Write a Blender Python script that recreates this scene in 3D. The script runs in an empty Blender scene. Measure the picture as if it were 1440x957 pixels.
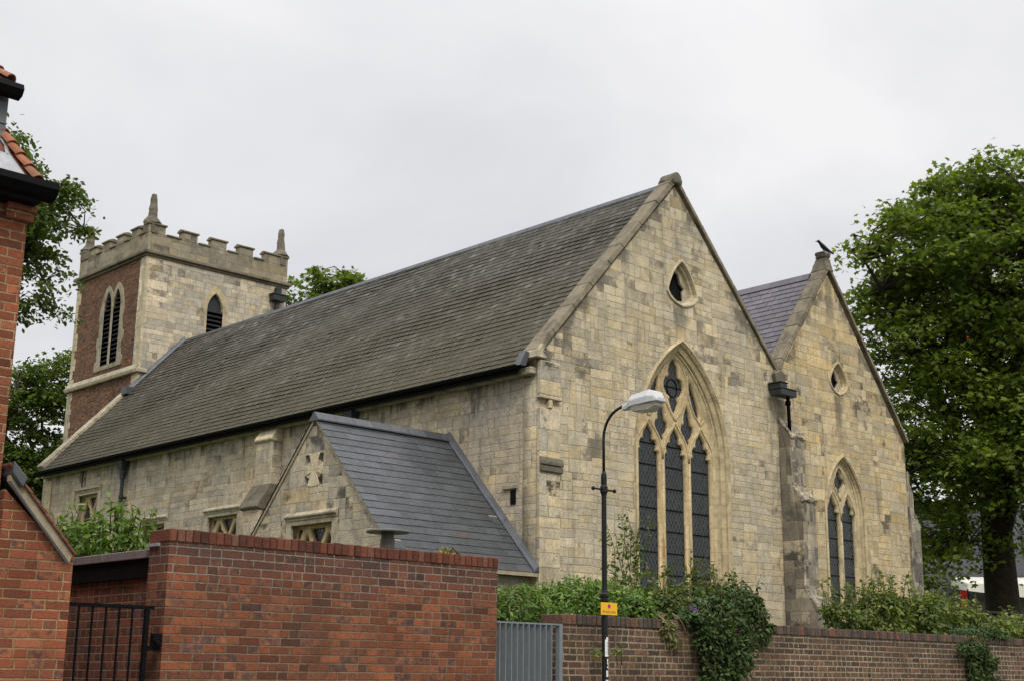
import bpy, bmesh, math, random
import numpy as np
from mathutils import Vector, Matrix

S = bpy.context.scene
COL = S.collection
R_ = math.radians
random.seed(7)
GZ = -1.6                      # ground level; the origin is the photographer's eye

# ------------------------------------------------------------------ camera
cam_d = bpy.data.cameras.new('camera')
cam = bpy.data.objects.new('camera', cam_d)
COL.objects.link(cam)
cam_d.sensor_fit = 'HORIZONTAL'
cam_d.sensor_width = 36.0
cam_d.lens = 1869.8 / 1440.0 * 36.0
cam_d.clip_start = 0.1
cam_d.clip_end = 6000
yaw, pitch, roll = R_(43.642), R_(14.063), R_(0.617)
fw = Vector((math.sin(yaw) * math.cos(pitch), math.cos(yaw) * math.cos(pitch), math.sin(pitch)))
rt = Vector((math.cos(yaw), -math.sin(yaw), 0))
up = rt.cross(fw)
r2 = math.cos(roll) * rt + math.sin(roll) * up
u2 = -math.sin(roll) * rt + math.cos(roll) * up
m4 = Matrix.Identity(4)
for i in range(3):
    m4[i][0] = r2[i]; m4[i][1] = u2[i]; m4[i][2] = -fw[i]
cam.matrix_world = m4
S.camera = cam

# ------------------------------------------------------------------ world: overcast sky over a Nishita sky
SUN_EL, SUN_AZ = R_(46), R_(206)         # azimuth measured from +Y towards +X
W = bpy.data.worlds.new('World')
S.world = W
W.use_nodes = True
nt = W.node_tree
nt.nodes.clear()
sky = nt.nodes.new('ShaderNodeTexSky')
sky.sky_type = 'NISHITA'
sky.sun_disc = False
sky.sun_elevation = SUN_EL
sky.sun_rotation = SUN_AZ
tc = nt.nodes.new('ShaderNodeTexCoord')
sep = nt.nodes.new('ShaderNodeSeparateXYZ'); nt.links.new(tc.outputs['Generated'], sep.inputs[0])
# cloud deck: brighter towards the zenith (overcast sky), with soft low-contrast banks
def wmath(op, a, b=None, c=None, clamp=False):
    n = nt.nodes.new('ShaderNodeMath'); n.operation = op; n.use_clamp = clamp
    for i, v in enumerate((a, b, c)):
        if v is None: continue
        if isinstance(v, (int, float)): n.inputs[i].default_value = v
        else: nt.links.new(v, n.inputs[i])
    return n.outputs[0]
zc = wmath('MAXIMUM', sep.outputs[2], 0.0)
den = wmath('ADD', zc, 0.22)
cx = wmath('DIVIDE', sep.outputs[0], den)
cy = wmath('DIVIDE', sep.outputs[1], den)
comb = nt.nodes.new('ShaderNodeCombineXYZ')
nt.links.new(cx, comb.inputs[0]); nt.links.new(cy, comb.inputs[1])
n1 = nt.nodes.new('ShaderNodeTexNoise'); n1.inputs['Scale'].default_value = 0.9; n1.inputs['Detail'].default_value = 6; n1.inputs['Roughness'].default_value = 0.55
n1.inputs['Distortion'].default_value = 0.4
nt.links.new(comb.outputs[0], n1.inputs['Vector'])
cr = nt.nodes.new('ShaderNodeValToRGB')
cr.color_ramp.elements[0].position = 0.36; cr.color_ramp.elements[0].color = (0.6, 0.605, 0.63, 1)
cr.color_ramp.elements[1].position = 0.6; cr.color_ramp.elements[1].color = (0.775, 0.77, 0.775, 1)
nt.links.new(n1.outputs['Fac'], cr.inputs[0])
# below ~30 degrees the deck is near its horizon luminance, zenith is about 2.6 times as bright
zb = nt.nodes.new('ShaderNodeMapRange'); zb.interpolation_type = 'SMOOTHSTEP'
zb.inputs['From Min'].default_value = 0.42; zb.inputs['From Max'].default_value = 1.0
zb.inputs['To Min'].default_value = 1.0; zb.inputs['To Max'].default_value = 2.7
nt.links.new(zc, zb.inputs['Value'])
lum = wmath('MULTIPLY', zb.outputs[0], 10.0)
vm = nt.nodes.new('ShaderNodeVectorMath'); vm.operation = 'SCALE'
nt.links.new(cr.outputs[0], vm.inputs[0]); nt.links.new(lum, vm.inputs['Scale'])
mx = nt.nodes.new('ShaderNodeMix'); mx.data_type = 'RGBA'
mx.inputs[0].default_value = 0.96
nt.links.new(sky.outputs[0], mx.inputs[6]); nt.links.new(vm.outputs[0], mx.inputs[7])
bg = nt.nodes.new('ShaderNodeBackground'); bg.inputs['Strength'].default_value = 0.1
nt.links.new(mx.outputs[2], bg.inputs[0])
wo = nt.nodes.new('ShaderNodeOutputWorld'); nt.links.new(bg.outputs[0], wo.inputs[0])

sl = bpy.data.lights.new('sun', 'SUN')
sl.energy = 1.5; sl.angle = R_(18); sl.color = (1.0, 0.955, 0.88)
sun = bpy.data.objects.new('sun', sl); COL.objects.link(sun)
sd = Vector((math.sin(SUN_AZ) * math.cos(SUN_EL), math.cos(SUN_AZ) * math.cos(SUN_EL), math.sin(SUN_EL)))
sun.rotation_euler = sd.to_track_quat('Z', 'Y').to_euler()
sun.location = (0, 0, 60)

S.view_settings.view_transform = 'Standard'
S.view_settings.look = 'None'
S.view_settings.exposure = 0.27
S.view_settings.gamma = 1.0
S.view_settings.use_curve_mapping = False
S.cycles.max_bounces = 5
S.cycles.diffuse_bounces = 3
S.cycles.transmission_bounces = 3
S.cycles.transparent_max_bounces = 4

# ------------------------------------------------------------------ material helpers
class NT:
    def __init__(s, name):
        s.m = bpy.data.materials.new(name); s.m.use_nodes = True
        s.t = s.m.node_tree; s.t.nodes.clear()
        s.out = s.t.nodes.new('ShaderNodeOutputMaterial')
        s.bsdf = s.t.nodes.new('ShaderNodeBsdfPrincipled')
        s.t.links.new(s.bsdf.outputs[0], s.out.inputs[0])
    def link(s, a, b): s.t.links.new(a, b)
    def new(s, typ): return s.t.nodes.new(typ)
    def put(s, sock, v):
        if isinstance(v, (int, float)): sock.default_value = v
        elif isinstance(v, tuple): sock.default_value = v if len(v) == len(sock.default_value) else tuple(v) + (1,)
        else: s.link(v, sock)
    def math(s, op, a, b=None, c=None, clamp=False):
        n = s.new('ShaderNodeMath'); n.operation = op; n.use_clamp = clamp
        for i, v in enumerate((a, b, c)):
            if v is not None: s.put(n.inputs[i], v)
        return n.outputs[0]
    def mix(s, f, a, b, mode='MIX'):
        n = s.new('ShaderNodeMix'); n.data_type = 'RGBA'; n.blend_type = mode
        s.put(n.inputs[0], f); s.put(n.inputs[6], a); s.put(n.inputs[7], b)
        return n.outputs[2]
    def ramp(s, f, stops, interp='LINEAR'):
        n = s.new('ShaderNodeValToRGB'); e = n.color_ramp.elements
        n.color_ramp.interpolation = interp
        while len(e) < len(stops): e.new(0.5)
        for el, (p, c) in zip(e, stops):
            el.position = p; el.color = tuple(c) + (1,)
        s.put(n.inputs[0], f)
        return n.outputs[0]
    def noise(s, vec, scale, detail=3, rough=0.5, dim='3D', dist=0.0):
        n = s.new('ShaderNodeTexNoise'); n.noise_dimensions = dim
        n.inputs['Scale'].default_value = scale; n.inputs['Detail'].default_value = detail
        n.inputs['Roughness'].default_value = rough; n.inputs['Distortion'].default_value = dist
        if vec is not None:
            s.put(n.inputs['W' if dim == '1D' else 'Vector'], vec)
        return n.outputs['Fac']
    def mapr(s, v, a, b, c=0.0, d=1.0, smooth=True):
        n = s.new('ShaderNodeMapRange'); n.interpolation_type = 'SMOOTHSTEP' if smooth else 'LINEAR'
        for i, q in ((0, v), (1, a), (2, b), (3, c), (4, d)): s.put(n.inputs[i], q)
        return n.outputs[0]
    def vec(s, x, y, z=0.0):
        n = s.new('ShaderNodeCombineXYZ')
        for i, q in enumerate((x, y, z)): s.put(n.inputs[i], q)
        return n.outputs[0]
    def sep(s, v):
        n = s.new('ShaderNodeSeparateXYZ'); s.put(n.inputs[0], v); return n.outputs
    def white(s, vec):
        n = s.new('ShaderNodeTexWhiteNoise'); n.noise_dimensions = '3D'; s.put(n.inputs['Vector'], vec)
        return n.outputs['Value'], s.sep(n.outputs['Color'])
    def uv(s): return s.new('ShaderNodeUVMap').outputs[0]
    def pos(s): return s.new('ShaderNodeNewGeometry').outputs['Position']
    def island(s): return s.new('ShaderNodeNewGeometry').outputs['Random Per Island']
    def scale(s, v, k):
        n = s.new('ShaderNodeVectorMath'); n.operation = 'MULTIPLY'; s.put(n.inputs[0], v); n.inputs[1].default_value = k
        return n.outputs[0]
    def bump(s, h, strength, dist):
        n = s.new('ShaderNodeBump'); n.inputs['Strength'].default_value = strength; n.inputs['Distance'].default_value = dist
        s.put(n.inputs['Height'], h); s.link(n.outputs[0], s.bsdf.inputs['Normal'])
    def fin(s, col, rough=0.85, spec=0.3, metal=0.0):
        s.put(s.bsdf.inputs['Base Color'], col); s.put(s.bsdf.inputs['Roughness'], rough)
        s.bsdf.inputs['Specular IOR Level'].default_value = spec
        s.bsdf.inputs['Metallic'].default_value = metal
        return s.m

def blocks(n, h, w, joint, irregular=True, headers=0.0, seed=0.0):
    """courses of blocks on the UV map (metres): returns random value, extra randoms, block mask"""
    u, v, _ = n.sep(n.uv())
    uvv = n.vec(u, v, seed)
    if irregular:
        v = n.math('ADD', v, n.math('MULTIPLY', n.math('SUBTRACT', n.noise(uvv, 0.8, 2), 0.5), 0.09))
        v = n.math('ADD', v, n.math('MULTIPLY', n.math('SUBTRACT', n.noise(uvv, 6.0, 2), 0.5), 0.028))
        u = n.math('ADD', u, n.math('MULTIPLY', n.math('SUBTRACT', n.noise(uvv, 5.0, 2), 0.5), 0.04))
        B = h * 3.1                                   # bands of two, three or four courses, changing along the wall
        vb = n.math('DIVIDE', v, B); band = n.math('FLOOR', vb); fb = n.math('FRACT', vb)
        bv, bc = n.white(n.vec(band, seed, 3.7))
        pw = n.math('MULTIPLY', n.math('ADD', n.math('MULTIPLY', bc[0], 1.6), 1.6), w)
        pu = n.math('ADD', n.math('DIVIDE', u, pw), n.math('MULTIPLY', bv, 31.0))
        pu = n.math('ADD', pu, n.math('MULTIPLY', n.noise(n.vec(pu, n.math('MULTIPLY', band, 5.31), seed), 0.8, 0), 0.8))
        panel = n.math('FLOOR', pu); fp = n.math('FRACT', pu)
        pv, pc = n.white(n.vec(panel, band, seed + 6.1))
        kc = n.math('ADD', n.math('FLOOR', n.math('MULTIPLY', pv, 2.999)), 2.0)
        fk = n.math('MULTIPLY', fb, kc); k = n.math('FLOOR', fk); fv = n.math('FRACT', fk)
        hh = n.math('DIVIDE', B, kc)
        row = n.math('ADD', n.math('MULTIPLY', band, 5.0), k)
        rv, rc = n.white(n.vec(row, panel, seed + 8.2))
        nb = n.math('ADD', n.math('FLOOR', n.math('MULTIPLY', rv, 2.999)), 1.0)
        sk = n.math('POWER', fp, n.math('ADD', 0.75, n.math('MULTIPLY', rc[1], 0.55)))
        fu2 = n.math('MULTIPLY', sk, nb); fu = n.math('FRACT', fu2)
        col = n.math('ADD', n.math('MULTIPLY', panel, 4.0), n.math('FLOOR', fu2))
        width = n.math('DIVIDE', pw, nb)
    else:
        v = n.math('ADD', v, n.math('MULTIPLY', n.math('SUBTRACT', n.noise(uvv, 1.3, 1), 0.5), 0.012))
        u = n.math('ADD', u, n.math('MULTIPLY', n.math('SUBTRACT', n.noise(uvv, 9.0, 1), 0.5), 0.01))
        vr = n.math('DIVIDE', v, h)
        row = n.math('FLOOR', vr); fv = n.math('FRACT', vr); hh = h
        rv, rc = n.white(n.vec(row, seed, 3.7))
        uu = n.math('ADD', n.math('DIVIDE', u, w), n.math('FRACT', n.math('MULTIPLY', row, 0.5)))
        uu = n.math('ADD', uu, n.math('MULTIPLY', rv, 0.16))
        col = n.math('FLOOR', uu); fu = n.math('FRACT', uu)
        width = w
        if headers > 0:
            hv, _ = n.white(n.vec(col, row, seed + 11.3))
            isH = n.math('LESS_THAN', hv, headers)
            fu2 = n.math('MULTIPLY', fu, n.math('ADD', isH, 1.0))
            sub = n.math('FLOOR', fu2); fu = n.math('FRACT', fu2)
            col = n.math('ADD', col, n.math('MULTIPLY', sub, 0.5))
            width = n.math('DIVIDE', w, n.math('ADD', isH, 1.0))
    val, rgb = n.white(n.vec(col, row, seed + 1.9))
    du = n.math('MULTIPLY', n.math('MINIMUM', fu, n.math('SUBTRACT', 1.0, fu)), width)
    dv = n.math('MULTIPLY', n.math('MINIMUM', fv, n.math('SUBTRACT', 1.0, fv)), hh)
    d = n.math('MINIMUM', du, dv)
    d = n.math('ADD', d, n.math('MULTIPLY', n.math('SUBTRACT', n.noise(uvv, 20.0, 4, 0.65), 0.5), joint * 2.2))
    mask = n.mapr(d, joint * 0.3, joint * 0.85)
    return val, rgb, mask, uvv

def mat_stone(name, stops, mortar=(0.235, 0.195, 0.13), h=0.178, w=0.28, joint=0.013, seed=0.0, grime=0.35, top=None, line=None, streaks=(), joint_vis=0.6, tint=(1.03, 1.04, 1.1)):
    n = NT(name)
    val, rgb, mask, uvv = blocks(n, h, w, joint, True, 0, seed)
    c = n.ramp(val, stops, 'CONSTANT')
    c = n.mix(0.45, c, n.ramp(rgb[1], stops))
    p = n.pos()
    fine = n.noise(p, 22, 5, 0.65)
    c = n.mix(1.0, c, n.ramp(fine, [(0.25, (0.7, 0.69, 0.66)), (0.75, (1.24, 1.23, 1.21))]), 'MULTIPLY')
    med = n.noise(p, 5, 4, 0.65)
    c = n.mix(1.0, c, n.ramp(med, [(0.3, (0.78, 0.79, 0.81)), (0.7, (1.16, 1.14, 1.1))]), 'MULTIPLY')
    br = n.math('ADD', n.math('MULTIPLY', rgb[2], 0.26), 0.87)
    c = n.mix(1.0, c, n.vec(br, br, br), 'MULTIPLY')
    c = n.mix(1.0, c, n.ramp(n.noise(p, 0.45, 3), [(0.32, (0.8, 0.815, 0.85)), (0.68, (1.14, 1.1, 1.02))]), 'MULTIPLY')
    c = n.mix(1.0, c, n.ramp(n.noise(p, 1.7, 5, 0.7), [(0.34, (0.84, 0.86, 0.9)), (0.52, (1.02, 1.02, 1.03)), (0.7, (1.12, 1.08, 1.0))]), 'MULTIPLY')
    c = n.mix(1.0, c, tint, 'MULTIPLY')
    jv = n.math('MULTIPLY', n.mapr(n.noise(p, 1.6, 4, 0.6), 0.3, 0.62, 0.35, 1.0), joint_vis)
    c = n.mix(n.math('MULTIPLY', n.math('SUBTRACT', 1.0, mask), jv), c, n.mix(n.noise(p, 2.4, 3), mortar, (0.12, 0.1, 0.075)))
    # dark weathering: patchy crust on single stones and runs of rain streaks
    g1 = n.mapr(n.noise(p, 0.9, 6, 0.72), 0.5, 0.62)
    g2 = n.mapr(rgb[0], 0.5, 0.7)
    gr = n.math('MULTIPLY', n.math('MULTIPLY', g1, g2), grime * 1.9, clamp=True)
    ps = n.scale(p, (1.8, 1.8, 0.22))
    st = n.mapr(n.noise(ps, 1.4, 6, 0.66), 0.56, 0.72)
    gr = n.math('MAXIMUM', gr, n.math('MULTIPLY', st, grime * 1.15))
    sp = n.mapr(n.noise(p, 6.5, 5, 0.75), 0.6, 0.68)         # small lost faces and soot spots
    gr = n.math('MAXIMUM', gr, n.math('MULTIPLY', sp, n.math('MULTIPLY', n.mapr(rgb[2], 0.35, 0.6), grime * 1.4)))
    if line:                                                   # rain-washed soot under the gable copings and below the small lights
        x_, y_, z_ = n.sep(p)
        for (xa, za, xb, zb_) in line:
            t = n.math('ADD', za, n.math('MULTIPLY', n.math('SUBTRACT', x_, xa), (zb_ - za) / (xb - xa)))
            dd = n.math('SUBTRACT', t, z_)
            dd = n.math('SUBTRACT', dd, n.math('MULTIPLY', n.math('SUBTRACT', n.noise(n.scale(p, (1, 1, .6)), 1.7, 5, 0.7), 0.42), 2.6))
            edge = n.mapr(dd, 0.35, -0.1)
            gr = n.math('MAXIMUM', gr, n.math('MULTIPLY', n.math('MULTIPLY', edge, n.mapr(n.math('ADD', rgb[0], n.noise(p, 3, 4)), 0.7, 1.2)), 0.75))
        for (xc, zt, zb_, wd) in streaks:
            side = n.mapr(n.math('ADD', n.math('ABSOLUTE', n.math('SUBTRACT', x_, xc)), n.math('MULTIPLY', n.math('SUBTRACT', n.noise(p, 4, 4), .5), wd * 1.6)), wd, wd * .35)
            run = n.math('MULTIPLY', n.mapr(z_, zb_, zb_ + (zt - zb_) * .6), n.mapr(z_, zt + .05, zt - .05))
            gr = n.math('MAXIMUM', gr, n.math('MULTIPLY', n.math('MULTIPLY', side, run), 0.6))
    if top:
        z = n.sep(p)[2]
        drip = n.noise(n.scale(p, (2.6, 2.6, 0.35)), 1.3, 5, 0.7)
        reach = n.math('SUBTRACT', n.math('MULTIPLY', drip, top[1] * 3.4), top[1] * 1.35)
        tg = n.mapr(n.math('SUBTRACT', n.math('SUBTRACT', top[0], z), reach), 0.25, -0.18)
        spot = n.mapr(n.math('ADD', n.math('MULTIPLY', rgb[0], 0.35), n.noise(p, 3.5, 5, 0.65)), 0.5, 0.82)
        gr = n.math('MAXIMUM', gr, n.math('MULTIPLY', n.math('MULTIPLY', tg, spot), 0.85))
    c = n.mix(gr, c, (0.075, 0.07, 0.06))
    hgt = n.math('ADD', mask, n.math('MULTIPLY', n.noise(p, 14, 5, 0.65), 0.9))
    hgt = n.math('ADD', hgt, n.math('MULTIPLY', rgb[2], 0.5))
    n.bump(hgt, 0.55, 0.014)
    return n.fin(c, 0.92, 0.2)

def mat_dressed(name, base, grime=0.4, joint=0.34, seed=0.0, rust=0.0):
    n = NT(name)
    p = n.pos()
    val, rgb, mask, uvv = blocks(n, joint, 1.4, 0.008, True, 0, seed)
    br = n.math('ADD', n.math('MULTIPLY', val, 0.3), 0.84)
    c = n.mix(1.0, base, n.vec(br, br, br), 'MULTIPLY')
    c = n.mix(1.0, c, n.ramp(n.noise(p, 9, 5, 0.65), [(0.28, (0.74, 0.73, 0.7)), (0.72, (1.18, 1.17, 1.14))]), 'MULTIPLY')
    g = n.mapr(n.noise(p, 2.3, 6, 0.68), 0.47, 0.68)
    c = n.mix(n.math('MULTIPLY', g, grime), c, (0.07, 0.066, 0.052))
    if rust:
        rz = n.mapr(n.noise(n.scale(p, (6, 6, 1.2)), 2.0, 4), 0.56, 0.7)
        low = n.mapr(n.sep(p)[2], 3.6, 2.0)
        c = n.mix(n.math('MULTIPLY', n.math('MULTIPLY', rz, low), rust), c, (0.42, 0.16, 0.04))
    c = n.mix(n.math('MULTIPLY', n.math('SUBTRACT', 1.0, mask), 0.5), c, (0.12, 0.1, 0.08))
    n.bump(n.math('ADD', n.math('MULTIPLY', mask, 0.5), n.noise(p, 18, 5, 0.7)), 0.5, 0.01)
    return n.fin(c, 0.92, 0.2)

def mat_brick(name, stops, mortar, headers=0.35, joint=0.011, h=0.075, w=0.225, seed=0.0, soot=None, dark=(0.06, 0.065, 0.08), dark_amt=0.13, bump=0.9, patch=0.5, mottle=0.75, salty=0.0):
    n = NT(name)
    val, rgb, mask, uvv = blocks(n, h, w, joint, False, headers, seed)
    p = n.pos()
    c = n.ramp(val, stops)
    # flashed blue-grey headers: burnt blotches within a brick
    dk = n.mapr(n.math('ADD', rgb[0], n.math('MULTIPLY', n.math('SUBTRACT', n.noise(uvv, 14, 3, 0.6), 0.5), 0.9)), 1.0 - dark_amt - 0.12, 1.0 - dark_amt + 0.16)
    c = n.mix(n.math('MULTIPLY', dk, 0.85), c, dark)
    br = n.math('ADD', n.math('MULTIPLY', rgb[1], 0.6), 0.72)
    c = n.mix(1.0, c, n.vec(br, br, br), 'MULTIPLY')
    c = n.mix(1.0, c, n.ramp(n.noise(p, 45, 5, 0.7), [(0.25, (0.68, 0.66, 0.65)), (0.75, (1.25, 1.25, 1.25))]), 'MULTIPLY')
    c = n.mix(1.0, c, n.ramp(n.noise(p, 1.1, 4, 0.6), [(0.3, (1 - patch * .45,) * 3), (0.7, (1.08, 1.06, 1.04))]), 'MULTIPLY')
    mot = n.mapr(n.noise(uvv, 17, 5, 0.7), 0.48, 0.7)
    c = n.mix(n.math('MULTIPLY', mot, mottle), c, (0.055, 0.035, 0.028))
    gp = n.mapr(n.noise(p, 0.9, 6, 0.7), 0.5, 0.72)
    c = n.mix(n.math('MULTIPLY', gp, mottle * .8), c, (0.07, 0.045, 0.035))
    salt = n.mapr(n.noise(p, 3.1, 6, 0.75), 0.66, 0.8)
    c = n.mix(n.math('MULTIPLY', salt, mottle * .45), c, (0.36, 0.3, 0.25))
    mc = n.mix(1.0, mortar, n.ramp(n.noise(p, 2.2, 4), [(0.3, (0.6, 0.58, 0.55)), (0.7, (1.2, 1.2, 1.2))]), 'MULTIPLY')
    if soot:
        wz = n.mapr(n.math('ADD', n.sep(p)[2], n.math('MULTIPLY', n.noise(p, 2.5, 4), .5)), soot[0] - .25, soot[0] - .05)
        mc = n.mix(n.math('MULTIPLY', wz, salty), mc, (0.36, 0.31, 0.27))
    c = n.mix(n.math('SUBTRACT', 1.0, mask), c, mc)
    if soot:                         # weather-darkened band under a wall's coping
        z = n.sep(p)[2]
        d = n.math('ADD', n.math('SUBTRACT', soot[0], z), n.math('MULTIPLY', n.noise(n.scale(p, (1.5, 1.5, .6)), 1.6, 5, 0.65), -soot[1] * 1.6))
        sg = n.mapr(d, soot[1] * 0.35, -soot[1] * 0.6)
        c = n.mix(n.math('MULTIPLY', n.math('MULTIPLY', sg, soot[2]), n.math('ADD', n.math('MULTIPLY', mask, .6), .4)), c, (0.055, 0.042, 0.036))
    n.bump(n.math('ADD', n.math('ADD', mask, n.math('MULTIPLY', rgb[2], 0.35)), n.math('MULTIPLY', n.noise(p, 60, 4, 0.7), 0.55)), bump, 0.008)
    return n.fin(c, 0.88, 0.22)

def mat_slate(name, stops, lichen=None, rough=0.6, moss=None, spec=0.35):
    n = NT(name)
    r = n.island(); p = n.pos()
    c = n.ramp(r, stops)
    c = n.mix(1.0, c, n.ramp(n.noise(p, 16, 4, 0.65), [(0.28, (0.7, 0.7, 0.7)), (0.72, (1.28, 1.28, 1.28))]), 'MULTIPLY')
    c = n.mix(1.0, c, n.ramp(n.noise(p, 0.5, 4, 0.6), [(0.32, (0.8, 0.8, 0.8)), (0.68, (1.15, 1.15, 1.15))]), 'MULTIPLY')
    if moss:
        z = n.sep(p)[2]
        g = n.math('MULTIPLY', n.mapr(n.math('ADD', z, n.math('MULTIPLY', n.noise(p, .5, 4), 3.0)), moss[1], moss[0]), moss[2])
        c = n.mix(g, c, n.mix(n.noise(p, 8, 4, .7), moss[3], moss[4]))
    if lichen:
        sp = n.mapr(n.noise(p, 13, 3, 0.6), 0.63, 0.72)
        c = n.mix(n.math('MULTIPLY', sp, lichen[0]), c, lichen[1])
    n.bump(n.noise(p, 25, 4, 0.7), 0.35, 0.006)
    return n.fin(c, rough, spec)

def mat_plain(name, col, rough=0.6, spec=0.4, metal=0.0, var=0.25, scale=6.0, bump=0.0):
    n = NT(name); p = n.pos()
    c = n.mix(1.0, col, n.ramp(n.noise(p, scale, 5, 0.65), [(0.28, (1 - var,) * 3), (0.72, (1 + var,) * 3)]), 'MULTIPLY')
    if bump: n.bump(n.noise(p, scale * 4, 4, 0.7), bump, 0.01)
    return n.fin(c, rough, spec, metal)

def mat_leaf(name, stops, trans=0.3, rough=0.55, spec=0.35, clump=0.5):
    n = NT(name)
    c = n.ramp(n.island(), stops)
    c = n.mix(1.0, c, n.ramp(n.noise(n.pos(), clump, 3), [(0.3, (0.72, 0.76, 0.72)), (0.7, (1.25, 1.2, 1.1))]), 'MULTIPLY')
    n.fin(c, rough, spec)
    tr = n.new('ShaderNodeBsdfTranslucent'); n.put(tr.inputs[0], n.mix(1.0, c, (1.25, 1.35, 0.6), 'MULTIPLY'))
    ms = n.new('ShaderNodeMixShader'); ms.inputs[0].default_value = trans
    n.link(n.bsdf.outputs[0], ms.inputs[1]); n.link(tr.outputs[0], ms.inputs[2]); n.link(ms.outputs[0], n.out.inputs[0])
    return n.m

def mat_glass(name, diamond=0.11):
    """leaded lights: small diamond quarries between lead cames, dark room behind"""
    n = NT(name)
    u, v, _ = n.sep(n.uv())
    k = 1.0 / diamond
    a = n.math('MULTIPLY', n.math('ADD', u, n.math('MULTIPLY', v, 0.62)), k)
    b = n.math('MULTIPLY', n.math('SUBTRACT', u, n.math('MULTIPLY', v, 0.62)), k)
    fa, fb = n.math('FRACT', a), n.math('FRACT', b)
    d = n.math('MINIMUM', n.math('MINIMUM', fa, n.math('SUBTRACT', 1.0, fa)), n.math('MINIMUM', fb, n.math('SUBTRACT', 1.0, fb)))
    lead = n.mapr(d, 0.15, 0.07)
    val, rgb = n.white(n.vec(n.math('FLOOR', a), n.math('FLOOR', b), 2.0))
    c = n.ramp(val, [(0.0, (0.006, 0.007, 0.008)), (0.6, (0.012, 0.015, 0.017)), (1.0, (0.03, 0.036, 0.04))])
    c = n.mix(lead, c, (0.06, 0.066, 0.068))
    rough = n.math('ADD', 0.16, n.math('MULTIPLY', lead, 0.4))
    n.bump(n.math('ADD', n.math('MULTIPLY', lead, 0.6), n.math('ADD', n.math('MULTIPLY', n.math('MULTIPLY', rgb[0], fa), 1.2), n.math('MULTIPLY', n.math('MULTIPLY', rgb[1], fb), 1.2))), 0.5, 0.008)
    return n.fin(c, rough, 0.3)

CREAM, PALE, GREY, OCH, TAN, DARK = (0.52, 0.44, 0.285), (0.545, 0.475, 0.335), (0.43, 0.385, 0.285), (0.52, 0.39, 0.185), (0.45, 0.355, 0.215), (0.2, 0.18, 0.14)
M = {}
M['stone_front'] = mat_stone('ashlar_limestone_front', [(0, CREAM), (0.25, PALE), (0.44, (0.46, 0.41, 0.3)), (0.58, CREAM), (0.7, (0.49, 0.425, 0.295)), (0.88, OCH), (0.91, PALE), (0.975, GREY)], seed=1.0, grime=0.36, line=[(17.89, 6.0, 22.2, 10.72), (22.2, 10.72, 25.9, 6.9)], streaks=[(22.3, 7.9, 7.2, .3), (26.0, 6.7, 3.5, .25)])
M['stone_aisle'] = mat_stone('ashlar_limestone_yellow', [(0, (0.52, 0.42, 0.235)), (0.25, (0.54, 0.45, 0.28)), (0.44, (0.45, 0.385, 0.26)), (0.56, (0.5, 0.385, 0.2)), (0.74, CREAM), (0.86, OCH), (0.93, (0.42, 0.325, 0.2)), (0.97, GREY)], seed=5.0, grime=0.45, line=[(25.9, 6.9, 28.28, 9.95), (28.28, 9.95, 31.55, 6.0)], streaks=[(28.5, 6.85, 5.4, .22), (28.3, 9.9, 8.2, .25), (26.0, 6.7, 3.5, .3)])
M['stone_side'] = mat_stone('ashlar_limestone_side', [(0, (0.46, 0.4, 0.29)), (0.28, (0.43, 0.38, 0.285)), (0.52, (0.48, 0.415, 0.295)), (0.72, (0.41, 0.37, 0.285)), (0.9, (0.49, 0.38, 0.21)), (0.94, TAN), (0.97, (0.37, 0.335, 0.26))], seed=9.0, grime=0.3, top=(5.85, 0.9), h=0.185, w=0.31)
M['stone_vestry'] = mat_stone('ashlar_limestone_vestry', [(0, (0.43, 0.38, 0.28)), (0.3, (0.36, 0.33, 0.255)), (0.5, (0.48, 0.41, 0.285)), (0.72, (0.33, 0.3, 0.24)), (0.9, (0.46, 0.36, 0.2)), (0.94, CREAM)], seed=13.0, grime=0.5, h=0.2, w=0.3)
M['stone_tower'] = mat_stone('ashlar_limestone_tower', [(0, (0.55, 0.48, 0.34)), (0.28, (0.52, 0.45, 0.31)), (0.5, (0.41, 0.375, 0.29)), (0.62, (0.57, 0.5, 0.37)), (0.82, (0.34, 0.315, 0.25)), (0.93, OCH), (0.96, PALE)], seed=17.0, grime=0.36, h=0.2, w=0.3, tint=(1.08, 1.1, 1.2))
M['stone_parapet'] = mat_stone('ashlar_limestone_parapet', [(0, (0.27, 0.24, 0.17)), (0.35, (0.34, 0.295, 0.205)), (0.6, (0.22, 0.2, 0.15)), (0.85, (0.3, 0.24, 0.13)), (0.94, (0.43, 0.37, 0.26))], seed=21.0, grime=0.4, h=0.3, w=0.42)
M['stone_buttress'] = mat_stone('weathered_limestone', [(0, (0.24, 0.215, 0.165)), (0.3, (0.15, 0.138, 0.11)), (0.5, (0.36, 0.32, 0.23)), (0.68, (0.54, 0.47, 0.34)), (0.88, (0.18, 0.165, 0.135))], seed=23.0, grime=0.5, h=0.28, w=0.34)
M['stone_quoin'] = mat_stone('corner_quoin_stone', [(0, (0.56, 0.48, 0.32)), (0.35, (0.54, 0.42, 0.22)), (0.5, (0.42, 0.39, 0.31)), (0.7, (0.58, 0.5, 0.35)), (0.9, (0.36, 0.33, 0.27))], seed=27.0, grime=0.55, h=0.27, w=0.75)
M['dressed'] = mat_dressed('dressed_limestone', (0.52, 0.43, 0.27), 0.36, seed=2.0)
M['dressed_pale'] = mat_dressed('dressed_limestone_pale', (0.55, 0.475, 0.33), 0.25, seed=3.0)
M['tracery'] = mat_dressed('tracery_limestone', (0.52, 0.41, 0.24), 0.14, seed=4.0, rust=0.9)
M['dressed_grey'] = mat_dressed('dressed_limestone_grey', (0.42, 0.37, 0.275), 0.55, seed=6.0)
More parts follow.
